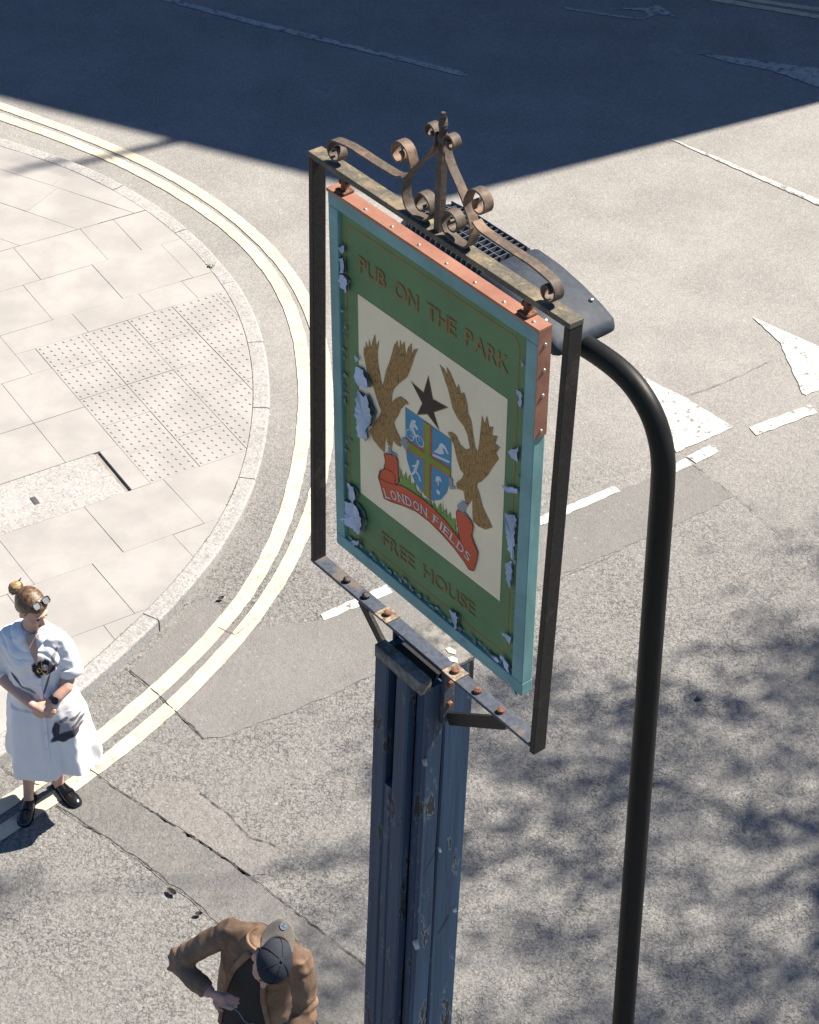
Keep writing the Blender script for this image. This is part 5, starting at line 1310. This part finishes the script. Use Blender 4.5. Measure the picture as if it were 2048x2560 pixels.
# --- the man ------------------------------------------------------------------
mo = empty('person', (-.69, 6.95, 0))
MOo = Vector((-.69, 6.95, 0))
tag(mo, 'person in a brown jacket and dark backwards cap looking down at his hand', 'person')
Lt = Vector((.914, -.406, 0)); Fr = Vector((-.406, -.914, 0))
def W(x, y, z): return Vector((x, y, z)) - MOo
HC = W(-.594, 6.618, 1.560); HF = Vector((-.14, -.80, -.58)); HU = Vector((.46, -.38, .80))
b = MB()
P, mt = head_shape(b, HC, HF, HU, 1.07)
b.tube([W(-.62, 6.82, 1.36), W(-.612, 6.745, 1.44), W(-.60, 6.66, 1.50), HC], [.075, .064, .060, .06], 16)
HW = W(-.905, 6.775, 1.118); HT = W(-.80, 6.715, 1.125)
b.tube([W(-1.08, 6.92, 1.165), W(-.99, 6.84, 1.14), HW], [.045, .040, .030], 14)
hand(b, HW, HT, (-.25, -.55, .75), 1, .62, 1.05, .95, thumb=-1)
EL2 = W(-.435, 6.725, 1.09); HW2 = W(-.50, 6.50, 1.00)
b.tube([EL2, EL2.lerp(HW2, .6), HW2], [.045, .038, .029], 14)
hand(b, HW2, HW2 + Vector((-.6, -.5, -.1)), (.1, -.3, .95), -1, .55, 1.05)
remeshed(b, 'body', M['skin_m'], mo, .006, 4)
# jacket
t = NT('brown_jacket'); n = t.noise(7, 5, .6); n2 = t.noise(90, 4, .6)
c = t.mix(t.ramp(n, .3, .72), (.140, .088, .055), (.26, .168, .108)); c = t.mix(t.ramp(n2, .5, .75, 0, .4), c, (.050, .026, .014))
t.bump(t.math('ADD', n2, t.math('MULTIPLY', n, 2.0)), .3, .004); M['jacket'] = t.done(c, .78, 0, .25)
j = MB()
def tor(c0, a, f, n=40):
    c0 = Vector(c0); return [c0 + Lt * a * math.cos(2 * math.pi * k / n) + Fr * f * math.sin(2 * math.pi * k / n) for k in range(n)]
spine = [(W(-.71, 7.04, .66), .225, .165), (W(-.705, 7.02, .80), .215, .158), (W(-.705, 7.01, .90), .210, .155), (W(-.70, 6.99, 1.02), .200, .150), (W(-.685, 6.96, 1.14), .200, .148), (W(-.665, 6.925, 1.26), .210, .145), (W(-.645, 6.885, 1.36), .212, .128), (W(-.632, 6.855, 1.42), .190, .105), (W(-.622, 6.825, 1.465), .125, .082), (W(-.615, 6.795, 1.495), .080, .070)]
j.rings([tor(*s) for s in spine])
SR, ER_ = W(-.805, 6.925, 1.405), W(-1.095, 6.93, 1.165)
j.tube([W(-.74, 6.90, 1.40), SR, SR.lerp(ER_, .5) + Vector((0, 0, .015)), ER_, ER_ + (HW - ER_) * .15], [.070, .074, .066, .060, .058], 18)
j.tube([ER_ - (HW - ER_) * .02, ER_.lerp(HW, .5), ER_.lerp(HW, .90)], [.057, .054, .050], 18)
SL = W(-.475, 6.775, 1.405)
j.tube([W(-.52, 6.80, 1.40), SL, SL.lerp(EL2, .5) + Vector((.012, 0, 0)), EL2], [.070, .074, .068, .063], 18)
j.tube([EL2, EL2.lerp(HW2, .5), EL2.lerp(HW2, .88)], [.068, .060, .055], 18)
def wr2(co, n):
    a = mnoise.noise((co.x * 8, co.y * 8, co.z * 8)) * .010 + abs(mnoise.noise((co.x * 15, co.y * 15, co.z * 6))) * -.012
    # creases gather at the elbows and armpits
    for e_, r_ in ((ER_, .16), (SR, .14), (EL2, .15), (SL, .13), (ER_.lerp(HW, .6), .10)):
        d_ = (co - e_).length
        if d_ < r_:
            ax = (co - SR) if e_ is ER_ or e_ is SR else (co - SL)
            a += math.sin(ax.length * 95 + mnoise.noise(co * 9) * 5) * .011 * (1 - d_ / r_)
    return co + n * a
remeshed(j, 'jacket', M['jacket'], mo, .0085, 4, wr2)
# dark T-shirt between the open fronts, lapels along it
M['tee'] = simple('black_tshirt', (.010, .010, .011), .85, var=.2, scale=20)
def front(i, off, frac):
    c0, a, f = spine[i]; ang = math.asin(max(-1, min(1, frac))); return c0 + Lt * a * frac + Fr * (f * math.cos(ang) + off)
edges = [(0, -.60, .66), (1, -.58, .64), (2, -.54, .60), (3, -.48, .55), (4, -.42, .50), (5, -.35, .45), (6, -.28, .40), (7, -.26, .36), (8, -.30, .42)]
m = MB(); m.rings([[front(i, .010, l0 + (l1 - l0) * k / 8) for k in range(9)] for i, l0, l1 in edges], cap=False, closed=False); m.build('t_shirt', M['tee'], mo, smooth=True)
for col_ in (1, 2):
    m = MB(); path = [front(e_[0], .014, e_[col_]) for e_ in edges]
    m.tube(path, [.012, .012, .012, .013, .014, .015, .018, .020, .018], 8); o = m.build('jacket_edge', M['jacket'], mo, smooth=True)
# stand-up collar
m = MB(); cpath = []; crad = []
for k in range(19):
    a = math.radians(-215 + 250 * k / 18)
    cpath.append(spine[8][0].lerp(spine[9][0], .35 + .25 * (1 - abs(k - 9) / 9)) + Lt * .108 * math.cos(a) - Fr * .086 * math.sin(a)); crad.append(.022 - .010 * abs(k - 9) / 9)
m.tube(cpath, crad, 10, flat=.6); m.build('collar', M['jacket'], mo, smooth=True)
# cap worn backwards
t = NT('navy_cap_cotton'); n = t.noise(300, 2); c = t.mix(t.ramp(n, .3, .7), (.012, .015, .022), (.030, .035, .046)); t.bump(n, .2, .002); M['cap'] = t.done(c, .85, 0, .25)
M['brim'] = simple('faded_grey_cap_brim', (.115, .105, .090), .85, var=.12, scale=120)
f_ = HF.normalized(); u_ = (HU - f_ * HU.dot(f_)).normalized(); l_ = f_.cross(u_)
m = MB(); rr_ = []
nk = 36
for q in range(10):
    el = math.radians(90 * q / 9.2); rr_.append([P(.083 * math.cos(el) * math.cos(a) * (1 + .012 * math.cos(6 * a)), -.006 + .104 * math.cos(el) * math.sin(a) * (1 + .012 * math.cos(6 * a)), .034 + .088 * math.sin(el)) for a in [2 * math.pi * k / nk for k in range(nk)]])
m.rings(rr_); cp = m.build('cap', M['cap'], mo, smooth=True)
m = MB(); m.ball(P(0, -.006, .124), (.008, .008, .005), mt, 12, 8); m.build('cap_button', M['cap'], cp, smooth=True)
for k in range(6):
    a = math.pi / 6 + math.pi / 3 * k
    m = MB(); m.tube([P(.0845 * math.cos(e_) * math.cos(a), -.006 + .1055 * math.cos(e_) * math.sin(a), .034 + .0895 * math.sin(e_)) for e_ in [math.radians(x) for x in range(2, 90, 11)]], .0016, 6); m.build('seam', M['cap'], cp)
m = MB(); rows_ = []
for q in range(7):
    g_ = q / 6; ring = []
    for k in range(17):
        a = math.radians(-180 + 16 + (148) * k / 16)            # around the back of the head
        rx_ = .080 + .010 * g_; ry_ = .100 + .088 * g_
        x = rx_ * math.cos(a); y = -.006 + .100 * math.sin(a) - .085 * g_ * (abs(math.sin(a)) ** .35)
        ring.append(P(x * (1 - .03 * g_), y, .036 + .012 * g_ - 2.2 * x * x * (.6 + .9 * g_) + .016))
    rows_.append(ring)
m.rings(rows_, cap=False, closed=False); o = m.build('brim', M['brim'], cp, smooth=True); md = o.modifiers.new('s', 'SOLIDIFY'); md.thickness = .004
m = MB(); cB = P(-.004, -.162, .0595); nb = (u_ * .99 + f_ * .14).normalized(); e1 = (l_ - nb * l_.dot(nb)).normalized(); e2 = nb.cross(e1)
bd = MB(); bd.poly([cB + nb * .003 + (e1 * math.cos(a) + e2 * math.sin(a)) * .0175 for a in [2 * math.pi * k / 24 for k in range(24)]])
t = NT('brim_sticker'); n = t.noise(120, 3); M['sticker'] = t.done(t.mix(t.ramp(n, .48, .52), (.22, .25, .27), (.05, .11, .18)), .4)
bo = bd.build('round_sticker', M['sticker'], cp)
rg = MB(); rg.tube([cB + nb * .0035 + (e1 * math.cos(a) + e2 * math.sin(a)) * .0172 for a in [2 * math.pi * k / 24 for k in range(25)]], .0013, 6); rg.build('sticker_rim', simple('sticker_white', (.3, .3, .3), .5), cp)
m = MB(); m.poly([P(x, .0995 - .9 * x * x, z) for x, z in ((-.028, .040), (-.02, .056), (0, .062), (.02, .056), (.028, .040))]); m.build('strap_opening', M['skin_m'], cp)
# ear-side hair, eyes
for s in (1, -1):
    m = MB(); m.ball(P(s * .070, -.022, .004), (.010, .034, .030), mt, 12, 8); m.build('hair', simple('grey_stubble', (.16, .13, .11), .8), mo, smooth=True)
    m = MB(); m.ball(P(s * .031, .086, .003), (.010, .005, .0045), mt, 10, 6); m.build('eye', M['blackpl'], mo, smooth=True)
# trousers and shoes
M['denim'] = simple('dark_trousers', (.02, .022, .03), .85, var=.25, scale=20)
b = MB(); b.ball(W(-.705, 7.01, .86), (.185, .145, .14), None, 18, 12)
for hx, fx in (((-.80, 7.04), (-.86, 7.00)), ((-.61, 6.98), (-.56, 6.90))):
    b.tube([W(hx[0], hx[1], .84), W((hx[0] * .5 + fx[0] * .5), (hx[1] + fx[1]) / 2 - .02, .48), W(fx[0], fx[1], .05)], [.105, .075, .060], 16)
remeshed(b, 'trousers', M['denim'], mo, .011, 4)
for fx in ((-.87, 6.93), (-.585, 6.83)):
    m = MB(); m.box(-.05, .05, -.17, .12, 0, .085, .03, Matrix.Translation(W(fx[0], fx[1], 0)) @ Matrix.Rotation(-.42, 4, 'Z')); m.build('shoe', M['blackpl'], mo, smooth=True)
# thin cord held in the fingers
HB = W(-.790, 6.70, 1.118)
m = MB()
cpts = [HB + Vector(v) for v in ((-.055, .030, .008), (-.030, .012, -.004), (0, 0, -.010), (.030, -.016, -.030), (.055, -.040, -.060), (.080, -.052, -.070), (.102, -.050, -.062))]
m.tube([p + MOo for p in cpts], [.0045, .0045, .0035, .0026, .0024, .0022, .002], 8)
o = m.build('cord', simple('grey_cord', (.20, .22, .22), .4), None, smooth=True)
tag(o, 'thin grey cord dangling from the hand of the person in the brown jacket', 'cord')
